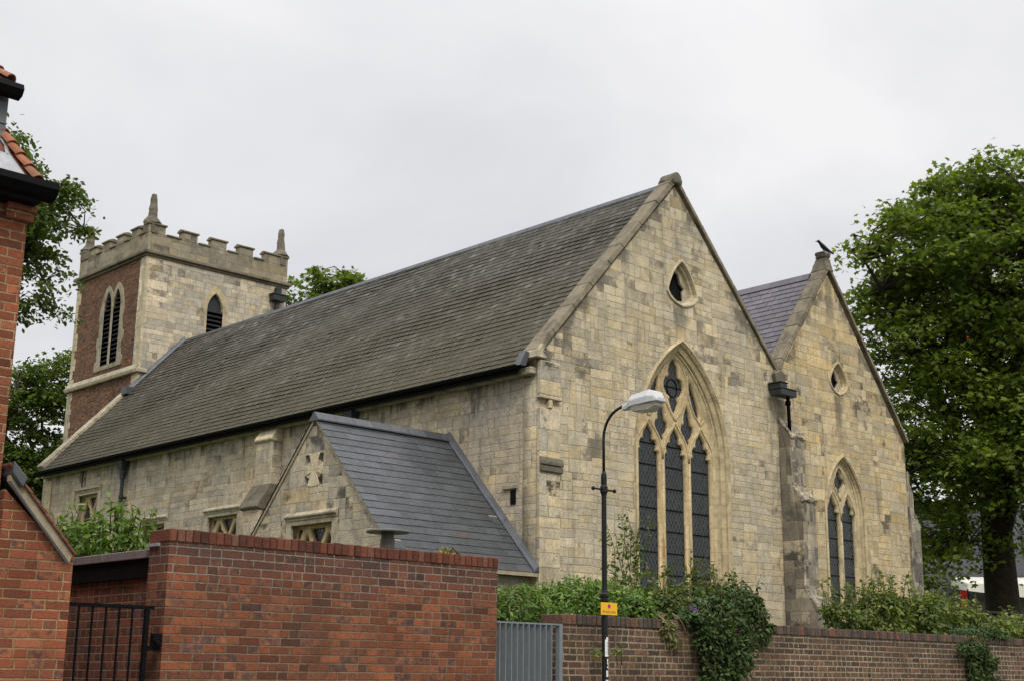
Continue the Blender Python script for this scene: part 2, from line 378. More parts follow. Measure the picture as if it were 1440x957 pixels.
M['frame_grey'] = mat_dressed('weathered_frame_stone', (0.33, 0.295, 0.22), 0.5, seed=12.0)
M['coping'] = mat_dressed('coping_stone', (0.21, 0.18, 0.13), 0.75, joint=0.6, seed=7.0)
M['finial'] = mat_dressed('weathered_finial_stone', (0.17, 0.152, 0.115), 0.75, joint=0.5, seed=8.0)
M['brick_tower'] = mat_brick('old_tower_brick', [(0, (0.08, 0.04, 0.027)), (0.4, (0.18, 0.078, 0.042)), (0.8, (0.27, 0.115, 0.055)), (1, (0.4, 0.19, 0.1))], (0.19, 0.15, 0.1), headers=0.4, joint=0.012, seed=31.0, mottle=.5, dark=(0.07, 0.05, 0.045), dark_amt=0.22, bump=0.5)
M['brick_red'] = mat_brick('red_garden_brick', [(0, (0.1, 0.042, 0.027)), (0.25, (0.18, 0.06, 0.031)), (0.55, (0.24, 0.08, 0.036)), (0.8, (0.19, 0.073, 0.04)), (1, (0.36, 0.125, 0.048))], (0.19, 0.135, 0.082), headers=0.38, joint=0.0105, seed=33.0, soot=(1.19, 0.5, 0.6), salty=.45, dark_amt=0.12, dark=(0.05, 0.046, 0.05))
M['brick_house'] = mat_brick('red_house_brick', [(0, (0.14, 0.048, 0.029)), (0.35, (0.24, 0.072, 0.034)), (0.7, (0.22, 0.08, 0.046)), (1, (0.36, 0.12, 0.048))], (0.33, 0.22, 0.115), headers=0.22, joint=0.0105, seed=35.0, dark_amt=0.06, patch=0.3, dark=(0.05, 0.045, 0.05), mottle=.28)
M['brick_shed'] = mat_brick('shed_brick', [(0, (0.12, 0.042, 0.028)), (0.5, (0.18, 0.06, 0.038)), (1, (0.24, 0.09, 0.05))], (0.25, 0.18, 0.12), headers=0.6, joint=0.0105, seed=37.0, dark_amt=0.16)
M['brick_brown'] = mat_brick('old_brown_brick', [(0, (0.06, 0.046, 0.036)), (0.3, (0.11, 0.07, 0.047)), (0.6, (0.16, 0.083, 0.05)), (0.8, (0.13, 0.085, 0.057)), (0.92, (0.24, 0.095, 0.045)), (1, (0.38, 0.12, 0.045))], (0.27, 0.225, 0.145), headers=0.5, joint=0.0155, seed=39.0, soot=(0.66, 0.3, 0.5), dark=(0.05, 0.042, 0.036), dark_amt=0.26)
M['slate_old'] = mat_slate('old_brown_slate', [(0, (0.05, 0.045, 0.035)), (0.3, (0.064, 0.058, 0.046)), (0.7, (0.08, 0.073, 0.06)), (0.95, (0.098, 0.09, 0.077)), (1, (0.145, 0.136, 0.12))], (0.55, (0.2, 0.18, 0.13)), 0.78, moss=(7.0, 12.5, 0.65, (0.05, 0.043, 0.019), (0.085, 0.072, 0.036)), spec=0.2)
M['slate_blue'] = mat_slate('blue_grey_slate', [(0, (0.055, 0.059, 0.062)), (0.45, (0.064, 0.069, 0.073)), (0.85, (0.074, 0.08, 0.086)), (0.95, (0.085, 0.09, 0.098)), (1, (0.084, 0.062, 0.06))], (0.35, (0.15, 0.15, 0.135)), 0.5)
M['slate_purple'] = mat_slate('purple_slate', [(0, (0.085, 0.078, 0.09)), (0.5, (0.105, 0.096, 0.11)), (1, (0.13, 0.118, 0.134))], None, 0.55)
M['tile_red'] = mat_slate('clay_tile', [(0, (0.24, 0.085, 0.045)), (0.4, (0.32, 0.12, 0.06)), (0.75, (0.2, 0.12, 0.07)), (1, (0.42, 0.15, 0.07))], (0.55, (0.45, 0.4, 0.3)), 0.85)
M['tile_brown'] = mat_slate('dark_clay_tile', [(0, (0.12, 0.045, 0.03)), (0.5, (0.17, 0.065, 0.04)), (1, (0.2, 0.09, 0.055))], (0.3, (0.3, 0.25, 0.18)), 0.85)
M['lead'] = mat_plain('lead_sheet', (0.085, 0.092, 0.102), 0.5, 0.4, 0.35, 0.3, 3.0, 0.2)
M['lead_light'] = mat_plain('pale_lead_sheet', (0.36, 0.37, 0.38), 0.5, 0.4, 0.3, 0.35, 5.0, 0.3)
M['lead_grey'] = mat_plain('grey_lead_cladding', (0.13, 0.13, 0.145), 0.5, 0.4, 0.2, 0.15, 2.0, 0.1)
M['black'] = mat_plain('black_paint', (0.004, 0.004, 0.0045), 0.6, 0.08, 0, 0.2, 20)
M['post_black'] = mat_plain('black_post_paint', (0.01, 0.012, 0.01), 0.45, 0.25, 0, 0.3, 14, 0.1)
M['iron_grey'] = mat_plain('grey_cast_iron', (0.026, 0.032, 0.033), 0.5, 0.3, 0, 0.2, 10)
M['louvre'] = mat_plain('black_louvre_board', (0.022, 0.022, 0.023), 0.7, 0.3, 0, 0.3, 8)
M['dark_void'] = mat_plain('dark_interior', (0.008, 0.008, 0.009), 0.9, 0.1)
M['glass'] = mat_glass('leaded_glass')
M['steel'] = mat_plain('grey_painted_steel', (0.17, 0.19, 0.205), 0.45, 0.45, 0.1, 0.12, 12)
M['felt'] = mat_plain('black_bitumen_board', (0.006, 0.005, 0.005), 0.85, 0.08, 0, 0.3, 9, 0.3)
M['coping_mauve'] = mat_plain('grey_purple_coping_slab', (0.2, 0.165, 0.165), 0.85, 0.2, 0, 0.2, 7, 0.3)
M['mortar_verge'] = mat_plain('pale_mortar_fillet', (0.34, 0.29, 0.2), 0.95, 0.15, 0, 0.25, 10, 0.4)
M['concrete'] = mat_plain('dark_metal_cap', (0.13, 0.13, 0.115), 0.6, 0.3, 0.2, 0.25, 9, 0.2)
M['bark'] = mat_plain('dark_bark', (0.035, 0.028, 0.02), 0.95, 0.1, 0, 0.45, 5, 0.8)
M['bark_grey'] = mat_plain('grey_bark', (0.09, 0.075, 0.055), 0.95, 0.1, 0, 0.4, 5, 0.6)
M['stem'] = mat_plain('green_brown_stem', (0.1, 0.085, 0.04), 0.85, 0.2, 0, 0.3, 8)

# ------------------------------------------------------------------ mesh helpers
def box_uv(me):
    uvl = me.uv_layers.get('UVMap') or me.uv_layers.new(name='UVMap')
    nl = len(me.loops)
    if nl == 0: return
    co = np.empty(len(me.vertices) * 3); me.vertices.foreach_get('co', co); co = co.reshape(-1, 3)
    vi = np.empty(nl, dtype=np.int32); me.loops.foreach_get('vertex_index', vi)
    npoly = len(me.polygons)
    nor = np.empty(npoly * 3); me.polygons.foreach_get('normal', nor); nor = nor.reshape(-1, 3)
    tot = np.empty(npoly, dtype=np.int32); me.polygons.foreach_get('loop_total', tot)
    pn = np.repeat(nor, tot, axis=0)
    p = co[vi]
    hl = np.hypot(pn[:, 0], pn[:, 1])
    hs = np.maximum(hl, 1e-6)
    tx, ty = -pn[:, 1] / hs, pn[:, 0] / hs
    u = p[:, 0] * tx + p[:, 1] * ty
    v = p[:, 2] / np.maximum(hs, 0.3)
    flat = hl < 0.25
    u = np.where(flat, p[:, 0], u); v = np.where(flat, p[:, 1], v)
    out = np.stack([u, v], 1).astype(np.float32).ravel()
    uvl.data.foreach_set('uv', out)

def finish(name, me, mat, parent=None, smooth=False):
    me.materials.clear(); me.materials.append(mat)
    box_uv(me)
    if smooth:
        me.polygons.foreach_set('use_smooth', [True] * len(me.polygons))
    me.name = name
    o = bpy.data.objects.new(name, me); COL.objects.link(o)
    if parent is not None: o.parent = parent; o.matrix_parent_inverse = Matrix.Translation(-parent_world(parent))
    return o

def parent_world(o):
    v = Vector(o.location)
    if o.parent is not None and o.parent.type == 'EMPTY': pass
    return v if o.parent is None else Vector((0, 0, 0)) + parent_offset(o)
def parent_offset(o):
    # parts are meshes in world coordinates with location 0 inside their thing
    return Vector((0, 0, 0))

class MB:
    def __init__(s): s.v = []; s.f = []
    def quad(s, a, b, c, d):
        i = len(s.v); s.v += [tuple(a), tuple(b), tuple(c), tuple(d)]; s.f.append((i, i + 1, i + 2, i + 3))
    def box(s, x0, x1, y0, y1, z0, z1):
        i = len(s.v)
        s.v += [(x0, y0, z0), (x1, y0, z0), (x1, y1, z0), (x0, y1, z0), (x0, y0, z1), (x1, y0, z1), (x1, y1, z1), (x0, y1, z1)]
        s.f += [tuple(i + k for k in q) for q in ((3, 2, 1, 0), (4, 5, 6, 7), (0, 1, 5, 4), (1, 2, 6, 5), (2, 3, 7, 6), (3, 0, 4, 7))]
    def hexa(s, low, high):
        i = len(s.v); s.v += [tuple(p) for p in low] + [tuple(p) for p in high]
        s.f += [tuple(i + k for k in q) for q in ((3, 2, 1, 0), (4, 5, 6, 7), (0, 1, 5, 4), (1, 2, 6, 5), (2, 3, 7, 6), (3, 0, 4, 7))]
    def prism(s, poly, axis, a, b):
        """polygon in the plane across an axis: X -> (y,z), Y -> (x,z), Z -> (x,y)"""
        def P(q, t): return (t, q[0], q[1]) if axis == 'X' else ((q[0], t, q[1]) if axis == 'Y' else (q[0], q[1], t))
        n = len(poly); i = len(s.v)
        s.v += [P(q, a) for q in poly] + [P(q, b) for q in poly]
        s.f.append(tuple(range(i + n - 1, i - 1, -1))); s.f.append(tuple(range(i + n, i + 2 * n)))
        for k in range(n):
            k2 = (k + 1) % n; s.f.append((i + k, i + k2, i + n + k2, i + n + k))
    def tube(s, pts, rad, n=8, cap=True):
        pts = [Vector(p) for p in pts]
        if not hasattr(rad, '__len__'): rad = [rad] * len(pts)
        i0 = len(s.v); prev = None
        for k, p in enumerate(pts):
            t = (pts[min(k + 1, len(pts) - 1)] - pts[max(k - 1, 0)]).normalized()
            a = prev if prev is not None else (Vector((0, 0, 1)) if abs(t.z) < 0.9 else Vector((1, 0, 0)))
            e1 = (a - t * a.dot(t)).normalized(); e2 = t.cross(e1); prev = e1
            for j in range(n):
                an = 2 * math.pi * j / n
                s.v.append(tuple(p + (e1 * math.cos(an) + e2 * math.sin(an)) * rad[k]))
        for k in range(len(pts) - 1):
            for j in range(n):
                j2 = (j + 1) % n
                s.f.append((i0 + k * n + j, i0 + k * n + j2, i0 + (k + 1) * n + j2, i0 + (k + 1) * n + j))
        if cap:
            s.f.append(tuple(range(i0 + n - 1, i0 - 1, -1)))
            e = i0 + (len(pts) - 1) * n; s.f.append(tuple(range(e, e + n)))
    def lathe(s, cx, cy, prof, n=16):
        i0 = len(s.v)
        for r, z in prof:
            for j in range(n):
                an = 2 * math.pi * j / n; s.v.append((cx + r * math.cos(an), cy + r * math.sin(an), z))
        for k in range(len(prof) - 1):
            for j in range(n):
                j2 = (j + 1) % n
                s.f.append((i0 + k * n + j, i0 + k * n + j2, i0 + (k + 1) * n + j2, i0 + (k + 1) * n + j))
        s.f.append(tuple(range(i0 + n - 1, i0 - 1, -1)))
        e = i0 + (len(prof) - 1) * n; s.f.append(tuple(range(e, e + n)))
    def mesh(s):
        me = bpy.data.meshes.new('m'); me.from_pydata(s.v, [], s.f); me.update(); return me
    def build(s, name, mat, parent=None, bevel=0.0, smooth=False, rough=0.0, seed=1):
        me = s.mesh()
        bm = bmesh.new(); bm.from_mesh(me)
        bmesh.ops.recalc_face_normals(bm, faces=bm.faces)
        if bevel:
            ed = [e for e in bm.edges if len(e.link_faces) == 2 and e.calc_face_angle(0) > 0.5]
            bmesh.ops.bevel(bm, geom=ed, offset=bevel, segments=1, affect='EDGES', clamp_overlap=True)
        if rough:
            rg = random.Random(seed)
            bmesh.ops.subdivide_edges(bm, edges=[e for e in bm.edges if e.calc_length() > rough * 5], cuts=3, use_grid_fill=True)
            for v in bm.verts: v.co += Vector((rg.gauss(0, 1), rg.gauss(0, 1), rg.gauss(0, 1))) * rough
        bm.to_mesh(me); bm.free(); me.update()
        return finish(name, me, mat, parent, smooth)

def pieces(mb, name, mat, parent, bevel=0.0):
    """every separate solid collected in mb becomes a part of its own"""
    adj = {}
    par = list(range(len(mb.v)))
    def find(i):
        while par[i] != i: par[i] = par[par[i]]; i = par[i]
        return i
    for f in mb.f:
        for k in f[1:]: par[find(k)] = find(f[0])
    for f in mb.f: adj.setdefault(find(f[0]), []).append(f)
    for fs in adj.values():
        ids = sorted({i for f in fs for i in f}); mp = {i: k for k, i in enumerate(ids)}
        m2 = MB(); m2.v = [mb.v[i] for i in ids]; m2.f = [tuple(mp[i] for i in f) for f in fs]
        m2.build(name, mat, parent, bevel=bevel)

def plate(outline, holes, t, bevel=0.0, mapf=None):
    """flat plate with holes, thickness t; 2D (u,v) and depth w in 0..t mapped to the world by mapf"""
    cu = bpy.data.curves.new('tmp', 'CURVE'); cu.dimensions = '2D'; cu.fill_mode = 'BOTH'
    cu.extrude = t / 2 - bevel; cu.bevel_depth = bevel; cu.bevel_resolution = 0; cu.offset = -bevel
    for poly in [outline] + list(holes):
        sp = cu.splines.new('POLY'); sp.points.add(len(poly) - 1)
        for q, (a, b) in zip(sp.points, poly): q.co = (a, b, 0, 1)
        sp.use_cyclic_u = True
    o = bpy.data.objects.new('tmp', cu)
    me = bpy.data.meshes.new_from_object(o)
    bpy.data.objects.remove(o); bpy.data.curves.remove(cu)
    bm = bmesh.new(); bm.from_mesh(me)
    for v in bm.verts: v.co = Vector(mapf(v.co.x, v.co.y, v.co.z + t / 2))
    bmesh.ops.remove_doubles(bm, verts=bm.verts, dist=1e-5)
    bmesh.ops.recalc_face_normals(bm, faces=bm.faces)
    bm.to_mesh(me); bm.free(); me.update()
    return me

def fx(x0): return lambda u, v, w: (x0 + w, u, v)       # plate across X (u = Y)
def fy(y0): return lambda u, v, w: (u, y0 + w, v)       # plate across Y (u = X)

def arch(cx, w, zs, r, zb=None, n=12, d=0.0):
    """pointed arch outline, half width w, spring zs, radius r, bottom zb, inset d"""
    w2, r2_ = w - d, r - d
    c = r - w
    pts = []
    if zb is not None: pts += [(cx - w2, zb + d), (cx + w2, zb + d)]
    a_end = math.acos(min(1, c / r2_))
    for k in range(n + 1):
        a = a_end * k / n; pts.append((cx - c + r2_ * math.cos(a), zs + r2_ * math.sin(a)))
    for k in range(n - 1, -1, -1):
        a = a_end * k / n; pts.append((cx + c - r2_ * math.cos(a), zs + r2_ * math.sin(a)))
    return pts

def loft(rings, close=True):
    mb = MB(); n = len(rings[0])
    for r in rings: mb.v += [tuple(p) for p in r]
    for k in range(len(rings) - 1):
        for j in range(n if close else n - 1):
            j2 = (j + 1) % n
            mb.f.append((k * n + j, k * n + j2, (k + 1) * n + j2, (k + 1) * n + j))
    return mb

def mirror(half, cx=0.0):
    """closed symmetric shape from right-hand points listed bottom to top"""
    left = [(-x, z) for x, z in half if abs(x) > 1e-6][::-1]
    return [(cx + x, z) for x, z in half + left]

def tag(o, label=None, cat=None, group=None, kind=None):
    if label: o['label'] = label
    if cat: o['category'] = cat
    if group: o['group'] = group
    if kind: o['kind'] = kind
    return o
def thing(name, loc, label, cat, group=None):
    o = bpy.data.objects.new(name, None); COL.objects.link(o); o.location = loc
    o.empty_display_size = 0.3
    return tag(o, label, cat, group)

# ------------------------------------------------------------------ setting: ground
def sheet(name, poly, z, mat):
    mb = MB(); mb.v = [(x, y, z) for x, y in poly]; mb.f = [tuple(range(len(poly)))]
    o = mb.build(name, mat); o['kind'] = 'structure'; return o
n = NT('churchyard_turf'); p = n.pos()
c = n.ramp(n.noise(p, 0.8, 6, 0.65), [(0.3, (0.035, 0.05, 0.018)), (0.55, (0.055, 0.08, 0.025)), (0.75, (0.085, 0.085, 0.04))])
n.bump(n.noise(p, 30, 4, 0.7), 0.8, 0.04); M['turf'] = n.fin(c, 0.95, 0.15)
n = NT('asphalt'); p = n.pos()
c = n.ramp(n.noise(p, 40, 5, 0.7), [(0.3, (0.035, 0.035, 0.037)), (0.7, (0.075, 0.074, 0.072))])
n.bump(n.noise(p, 90, 3, 0.7), 0.5, 0.006); M['asphalt'] = n.fin(c, 0.9, 0.25)
n = NT('paving_slabs')
val, rgb, mask, uvv = blocks(n, 0.6, 0.6, 0.012, False, 0, 41.0)
c = n.ramp(val, [(0, (0.2, 0.19, 0.17)), (1, (0.29, 0.27, 0.24))]); c = n.mix(n.math('SUBTRACT', 1.0, mask), c, (0.06, 0.055, 0.05))
M['paving'] = n.fin(c, 0.9, 0.25)
M['kerb'] = mat_plain('granite_kerb', (0.3, 0.29, 0.27), 0.85, 0.25, 0, 0.25, 12)
M['yellow_paint'] = mat_plain('yellow_road_paint', (0.62, 0.43, 0.05), 0.8, 0.3, 0, 0.2, 15)
sheet('ground', [(-2500, -2500), (2500, -2500), (2500, 2500), (-2500, 2500)], GZ, M['turf'])
sheet('road', [(-120, 1.0), (160, 1.0), (160, 8.2), (-120, 8.2)], GZ + 0.004, M['asphalt'])
mb = MB(); mb.box(-120, 160, 8.32, 10.66, GZ - 0.05, GZ + 0.12); o = mb.build('pavement', M['paving']); o['kind'] = 'structure'
mb = MB()
for k in range(60): mb.box(-20 + k * 0.92, -20 + k * 0.92 + 0.91, 8.2, 8.318, GZ - 0.05, GZ + 0.125)
o = mb.build('kerb', M['kerb'], bevel=0.012); o['kind'] = 'structure'
mb = MB()
for y in (7.75, 7.95): mb.quad((-120, y, GZ + 0.009), (160, y, GZ + 0.009), (160, y + 0.075, GZ + 0.009), (-120, y + 0.075, GZ + 0.009))
o = mb.build('road_markings', M['yellow_paint']); o['kind'] = 'structure'
mb = MB(); mb.box(-120, 160, -2.2, 1.0, GZ - 0.05, GZ + 0.118); o = mb.build('near_pavement', M['paving']); o['kind'] = 'structure'

# ================================================================== CHURCH
church = thing('church', (0, 0, 0), 'old stone parish church with slate roofs, two east gables and a square battlemented tower', 'church')
XN, YF, YT, XC = 17.89, 18.0, 39.4, 20.57

# ---- roofs built slate by slate
def slates(mb, A, B, C_, gauge, width, thick=0.014, seed=1, jit=0.004, gap=0.004, sagk=0.0):
    """A,B = ends of the eave line, C_ = point up the slope above A (defines slope direction and length)"""
    rg = random.Random(seed)
    A, B, C_ = Vector(A), Vector(B), Vector(C_)
    e = (B - A); L = e.length; e.normalize()
    s = (C_ - A); s -= e * s.dot(e); H = s.length; s.normalize()
    nrm = e.cross(s); nrm = nrm if nrm.z > 0 else -nrm
    rows = int(math.ceil(H / gauge)); g = H / rows
    for r in range(rows):
        off = (0.5 * width if r % 2 else 0.0) + rg.uniform(-.02, .02)
        x = -off
        while x < L:
            w = width * rg.uniform(0.97, 1.03)
            a, b = max(0, x + gap / 2), min(L, x + w - gap / 2)
            x += w
            if b - a < 0.02: continue
            lo = r * g + rg.uniform(-jit, jit); hi = (r + 1.12) * g if r < rows - 1 else H
            t0 = thick * 2 + rg.uniform(-.3, .45) * thick; t1 = thick * 0.35
            tw = rg.uniform(-.25, .25) * thick
            P = A + e * a + s * lo; Q = A + e * b + s * lo; P2 = A + e * a + s * hi; Q2 = A + e * b + s * hi
            sag = sagk * (math.sin((a + x) * .23 + seed) * math.sin(lo * .9 + seed * 2) + .4 * math.sin(a * 1.1 + lo * 2.3)) * min(1, lo, H - lo + .15)
            if rg.random() < .012: lo_d = s * -rg.uniform(.02, .07); P, Q, P2, Q2 = P + lo_d, Q + lo_d, P2 + lo_d, Q2 + lo_d
            P, Q, P2, Q2 = P + nrm * sag, Q + nrm * sag, P2 + nrm * sag, Q2 + nrm * sag
            i = len(mb.v)
            mb.v += [tuple(P + nrm * (t0 + tw)), tuple(Q + nrm * (t0 - tw)), tuple(Q2 + nrm * t1), tuple(P2 + nrm * t1),
                     tuple(P + nrm * (t0 + tw - thick * 1.6)), tuple(Q + nrm * (t0 - tw - thick * 1.6))]
            mb.f += [(i, i + 1, i + 2, i + 3), (i + 4, i + 5, i + 1, i)]

def slab(mb, A, B, C_, D, t):
    """roof deck under the slates: quad ABCD thickened downwards"""
    dn = Vector((0, 0, .075))
    mb.hexa([Vector(q) - dn - Vector((0, 0, t)) for q in (A, B, C_, D)], [Vector(q) - dn for q in (A, B, C_, D)])

RX, RZ = 22.2, 10.82                       # main ridge
EX, EZ = 17.58, 5.86                       # north eave
mb = MB()
slates(mb, (EX, 18.32, EZ), (EX, 39.42, EZ), (RX, 18.32, RZ), 0.19, 0.2, 0.009, seed=3, gap=.008, jit=.01, sagk=.03)
VX, VZ = 25.86, 6.95                       # valley between the two roofs
slates(mb, (VX, 39.4, VZ), (VX, 18.32, VZ), (RX, 39.4, RZ), 0.4, 0.46, 0.016, seed=4)
mb.build('nave_roof_slates', M['slate_old'], church)
mb = MB()
slab(mb, (EX, 18.32, EZ), (EX, 39.42, EZ), (RX, 39.42, RZ), (RX, 18.32, RZ), 0.09)
slab(mb, (VX, 18.32, VZ), (VX, 39.42, VZ), (RX, 39.42, RZ), (RX, 18.32, RZ), 0.09)
mb.build('nave_roof_deck', M['felt'], church)
mb = MB()
k = 0; y = 18.5
while y < 39.3:
    l = min(0.6, 39.38 - y)
    mb.prism([(RX - 0.1, RZ - 0.07), (RX - 0.02, RZ + 0.05), (RX + 0.02, RZ + 0.05), (RX + 0.1, RZ - 0.07)], 'Y', y, y + l - 0.012)
    y += 0.6
mb.build('ridge_tiles', M['lead'], church)
R2X, R2Z, E2X, E2Z = 28.28, 10.05, 31.75, 6.02
mb = MB()
slates(mb, (VX, 18.32, VZ), (VX, 37, VZ), (R2X, 18.32, R2Z), 0.2, 0.34, 0.009, seed=5, gap=.009)
slates(mb, (E2X, 37, E2Z), (E2X, 18.32, E2Z), (R2X, 37, R2Z), 0.4, 0.5, 0.014, seed=6)
mb.build('aisle_roof_slates', M['slate_purple'], church)
mb = MB()
slab(mb, (VX, 18.32, VZ), (VX, 37, VZ), (R2X, 37, R2Z), (R2X, 18.32, R2Z), 0.09)
slab(mb, (E2X, 18.32, E2Z), (E2X, 37, E2Z), (R2X, 37, R2Z), (R2X, 18.32, R2Z), 0.09)
mb.build('aisle_roof_deck', M['felt'], church)
mb = MB(); y = 18.5
while y < 36.9:
    mb.prism([(R2X - 0.14, R2Z - 0.13), (R2X - 0.02, R2Z + 0.055), (R2X + 0.02, R2Z + 0.055), (R2X + 0.14, R2Z - 0.13)], 'Y', y, y + 0.588); y += 0.6
mb.build('aisle_ridge_tiles', M['slate_purple'], church)

# ---- east gable walls with their openings
WCX = 22.32                                # great east window
GW = dict(cx=WCX, w=1.5, zs=4.58, r=2.83)
W2 = dict(cx=28.56, w=0.83, zs=3.92, r=1.56)
def vesica(cx, zb, zt, w, n=8):
    half = [(0, zb), (w * 0.45, zb + 0.05), (w * 0.8, zb + 0.13), (w, zb + 0.24)]
    zs = zb + 0.32; H = zt - zs
    rr = (H * H + w * w) / (2 * w); c = rr - w; ae = math.acos(c / rr)
    for k in range(n + 1):
        xq, zq = -c + rr * math.cos(ae * k / n), zs + rr * math.sin(ae * k / n)
        half.append((xq * .5 + .5 * w * (1 - (zq - zs) / H), zq))
    half[-1] = (0, zt)
    return mirror(half, cx)
VES1, VES2 = vesica(22.37, 7.98, 8.96, 0.47), vesica(28.54, 6.92, 7.68, 0.36)
wall_main = plate([(XN, GZ), (25.9, GZ), (25.9, 6.95), (22.2, 10.72), (XN, 6.04)], [arch(zb=1.0, **GW), VES1], 0.42, 0, fy(YF))
finish('east_gable_wall', wall_main, M['stone_front'], church)
wall_2 = plate([(25.9, GZ), (31.55, GZ), (31.55, 6.0), (28.28, 9.95), (25.9, 6.9)], [arch(zb=0.9, **W2), VES2], 0.42, 0, fy(YF))
finish('aisle_gable_wall', wall_2, M['stone_aisle'], church)

def reveal(name, A, zb, prof, mat, n=14, src=None):
    rings = []
    for d, y in prof:
        if src is None: pts = arch(A['cx'], A['w'], A['zs'], A['r'], zb, n, d)
        else:
            cx_, cz_ = src[1]; k = 1 - d / src[2]
            pts = [(cx_ + (x - cx_) * k, cz_ + (z - cz_) * k) for x, z in src[0]]
        rings.append([(x, y, z) for x, z in pts])
    o = loft(rings).build(name, mat, church)
    return o
PROF = [(-0.1, 18.0), (-0.1, 17.965), (-0.055, 17.94), (-0.02, 17.975), (0.004, 18.0), (0.012, 18.04), (0.1, 18.09), (0.115, 18.14), (0.15, 18.14), (0.165, 18.17), (0.22, 18.2), (0.25, 18.225), (0.25, 18.4)]
east_win = reveal('great_window', GW, 1.0, PROF, M['dressed'])
PROF2 = [(-0.08, 18.0), (-0.08, 17.975), (-0.03, 17.955), (0.004, 17.985), (0.01, 18.03), (0.04, 18.06), (0.05, 18.09), (0.08, 18.11), (0.1, 18.14), (0.1, 18.4)]
aisle_win = reveal('aisle_window', W2, 0.9, PROF2, M['dressed'])
gable_l = reveal('gable_light', None, 0, [(-0.07, 18.0), (-0.07, 17.955), (-0.02, 17.955), (0.004, 18.0), (0.015, 18.05), (0.05, 18.07), (0.06, 18.11), (0.08, 18.16), (0.08, 18.42)], M['dressed_pale'], src=(VES1, (22.37, 8.4), 0.55))
aisle_l = reveal('gable_light', None, 0, [(-0.06, 18.0), (-0.06, 17.97), (-0.02, 17.97), (0.004, 18.0), (0.015, 18.05), (0.04, 18.08), (0.06, 18.14), (0.06, 18.42)], M['dressed'], src=(VES2, (28.54, 7.25), 0.42))
mb = MB(); mb.box(21.6, 23.1, 18.24, 18.3, 7.8, 9.1); mb.build('pane', M['dark_void'], gable_l)
mb = MB(); mb.box(28.1, 29.0, 18.22, 18.3, 6.8, 7.8); mb.build('pane', M['dark_void'], aisle_l)
# weathered cusps inside the small gable lights
def cusp_plate(outline, k, c, holes, y, par):
    out = [(c[0] + (x - c[0]) * k, c[1] + (z - c[1]) * k) for x, z in outline]
    finish('tracery', plate(out, holes, 0.08, 0.015, fy(y)), M['dressed_grey'], par)
cusp_plate(VES1, 0.9, (22.37, 8.4), [[(22.37 + x, z) for x, z in ((-0.35, 8.22), (-0.12, 8.2), (-0.06, 8.1), (0.24, 8.13), (0.22, 8.36), (0.28, 8.42), (0.14, 8.52), (0.08, 8.72), (-0.06, 8.8), (-0.29, 8.48))]], 18.14, gable_l)
cusp_plate(VES2, 0.9, (28.54, 7.25), [[(28.54 + x, z) for x, z in ((-0.26, 7.08), (-0.02, 7.02), (0.1, 7.12), (0.2, 7.26), (0.11, 7.32), (0.09, 7.44), (0.0, 7.54), (-0.08, 7.5), (-0.24, 7.28))]], 18.12, aisle_l)

# ---- tracery of the great east window
def light_head(a, z0, zb, hh):
    k = a / 0.29; q = hh / 0.78
    half = [(.29, zb), (.29, z0), (.29, z0 + .11 * q), (.26, z0 + .17 * q), (.19, z0 + .185 * q), (.245, z0 + .25 * q), (.245, z0 + .34 * q), (.2, z0 + .41 * q), (.12, z0 + .425 * q), (.145, z0 + .5 * q), (.12, z0 + .6 * q), (.05, z0 + .7 * q), (0, z0 + .78 * q)]
    return [(x * k, z) for x, z in half]
SP = 0.885
holes = [mirror(light_head(0.335, 4.5, 1.25, 0.72), WCX + k * SP) for k in (-1, 0, 1)]
dag = [(0, 4.82), (.09, 4.98), (.07, 5.04), (.17, 5.12), (.215, 5.24), (.19, 5.33), (.11, 5.37), (.12, 5.48), (.08, 5.64), (0, 5.8)]
for s in (-1, 1): holes.append(mirror(dag, WCX + s * SP * 0.5))
ves = [(0, 5.53), (.1, 5.68), (.17, 5.84), (.13, 5.93), (.25, 5.99), (.33, 6.1), (.335, 6.22), (.27, 6.34), (.15, 6.38), (.175, 6.5), (.13, 6.64), (0, 6.8)]
holes.append(mirror(ves, WCX))
mou = [(.60, 5.92), (.66, 5.74), (.64, 5.7), (.74, 5.6), (.85, 5.53), (.885, 5.62), (.85, 5.8), (.74, 6.05), (.58, 6.3), (.525, 6.33), (.53, 6.12)]
for s in (-1, 1): holes.append([(WCX + s * x, z) for x, z in (mou if s > 0 else mou[::-1])])
GWi = dict(cx=WCX, w=1.36, zs=4.58, r=2.69)
finish('tracery', plate(arch(zb=1.1, **GWi), holes, 0.15, 0.035, fy(18.22)), M['tracery'], east_win)
mb = MB()
def bar2(pts, r, y): mb.tube([(x, y, z) for x, z in pts], r, 6)
YB = 18.222
for s in (-.5, .5): bar2([(WCX + s * SP, 1.1), (WCX + s * SP, 3.0), (WCX + s * SP, 4.5)], 0.03, YB)
og = [(.44, 4.5), (.425, 4.72), (.36, 4.92), (.25, 5.07), (.12, 5.2), (.04, 5.3), (0, 5.38)]
for k in (-1, 0, 1):
    for s in (-1, 1): bar2([(WCX + k * SP + s * x, z) for x, z in og], 0.028, YB)
vb = [(0, 5.38), (.06, 5.47), (.19, 5.62), (.33, 5.82), (.42, 6.02), (.445, 6.2), (.4, 6.42), (.27, 6.66), (.12, 6.84), (0, 6.93)]
for s in (-1, 1):
    bar2([(WCX + s * x, z) for x, z in vb], 0.028, YB)
    bar2([(WCX + s * x, z) for x, z in [(SP, 5.38), (.82, 5.46), (.7, 5.58), (.58, 5.75), (.49, 5.95), (.455, 6.2), (.46, 6.48), (.5, 6.62)]], 0.026, YB)
    bar2([(WCX + s * x, z) for x, z in [(SP, 5.38), (.93, 5.46), (1.02, 5.54)]], 0.026, YB)
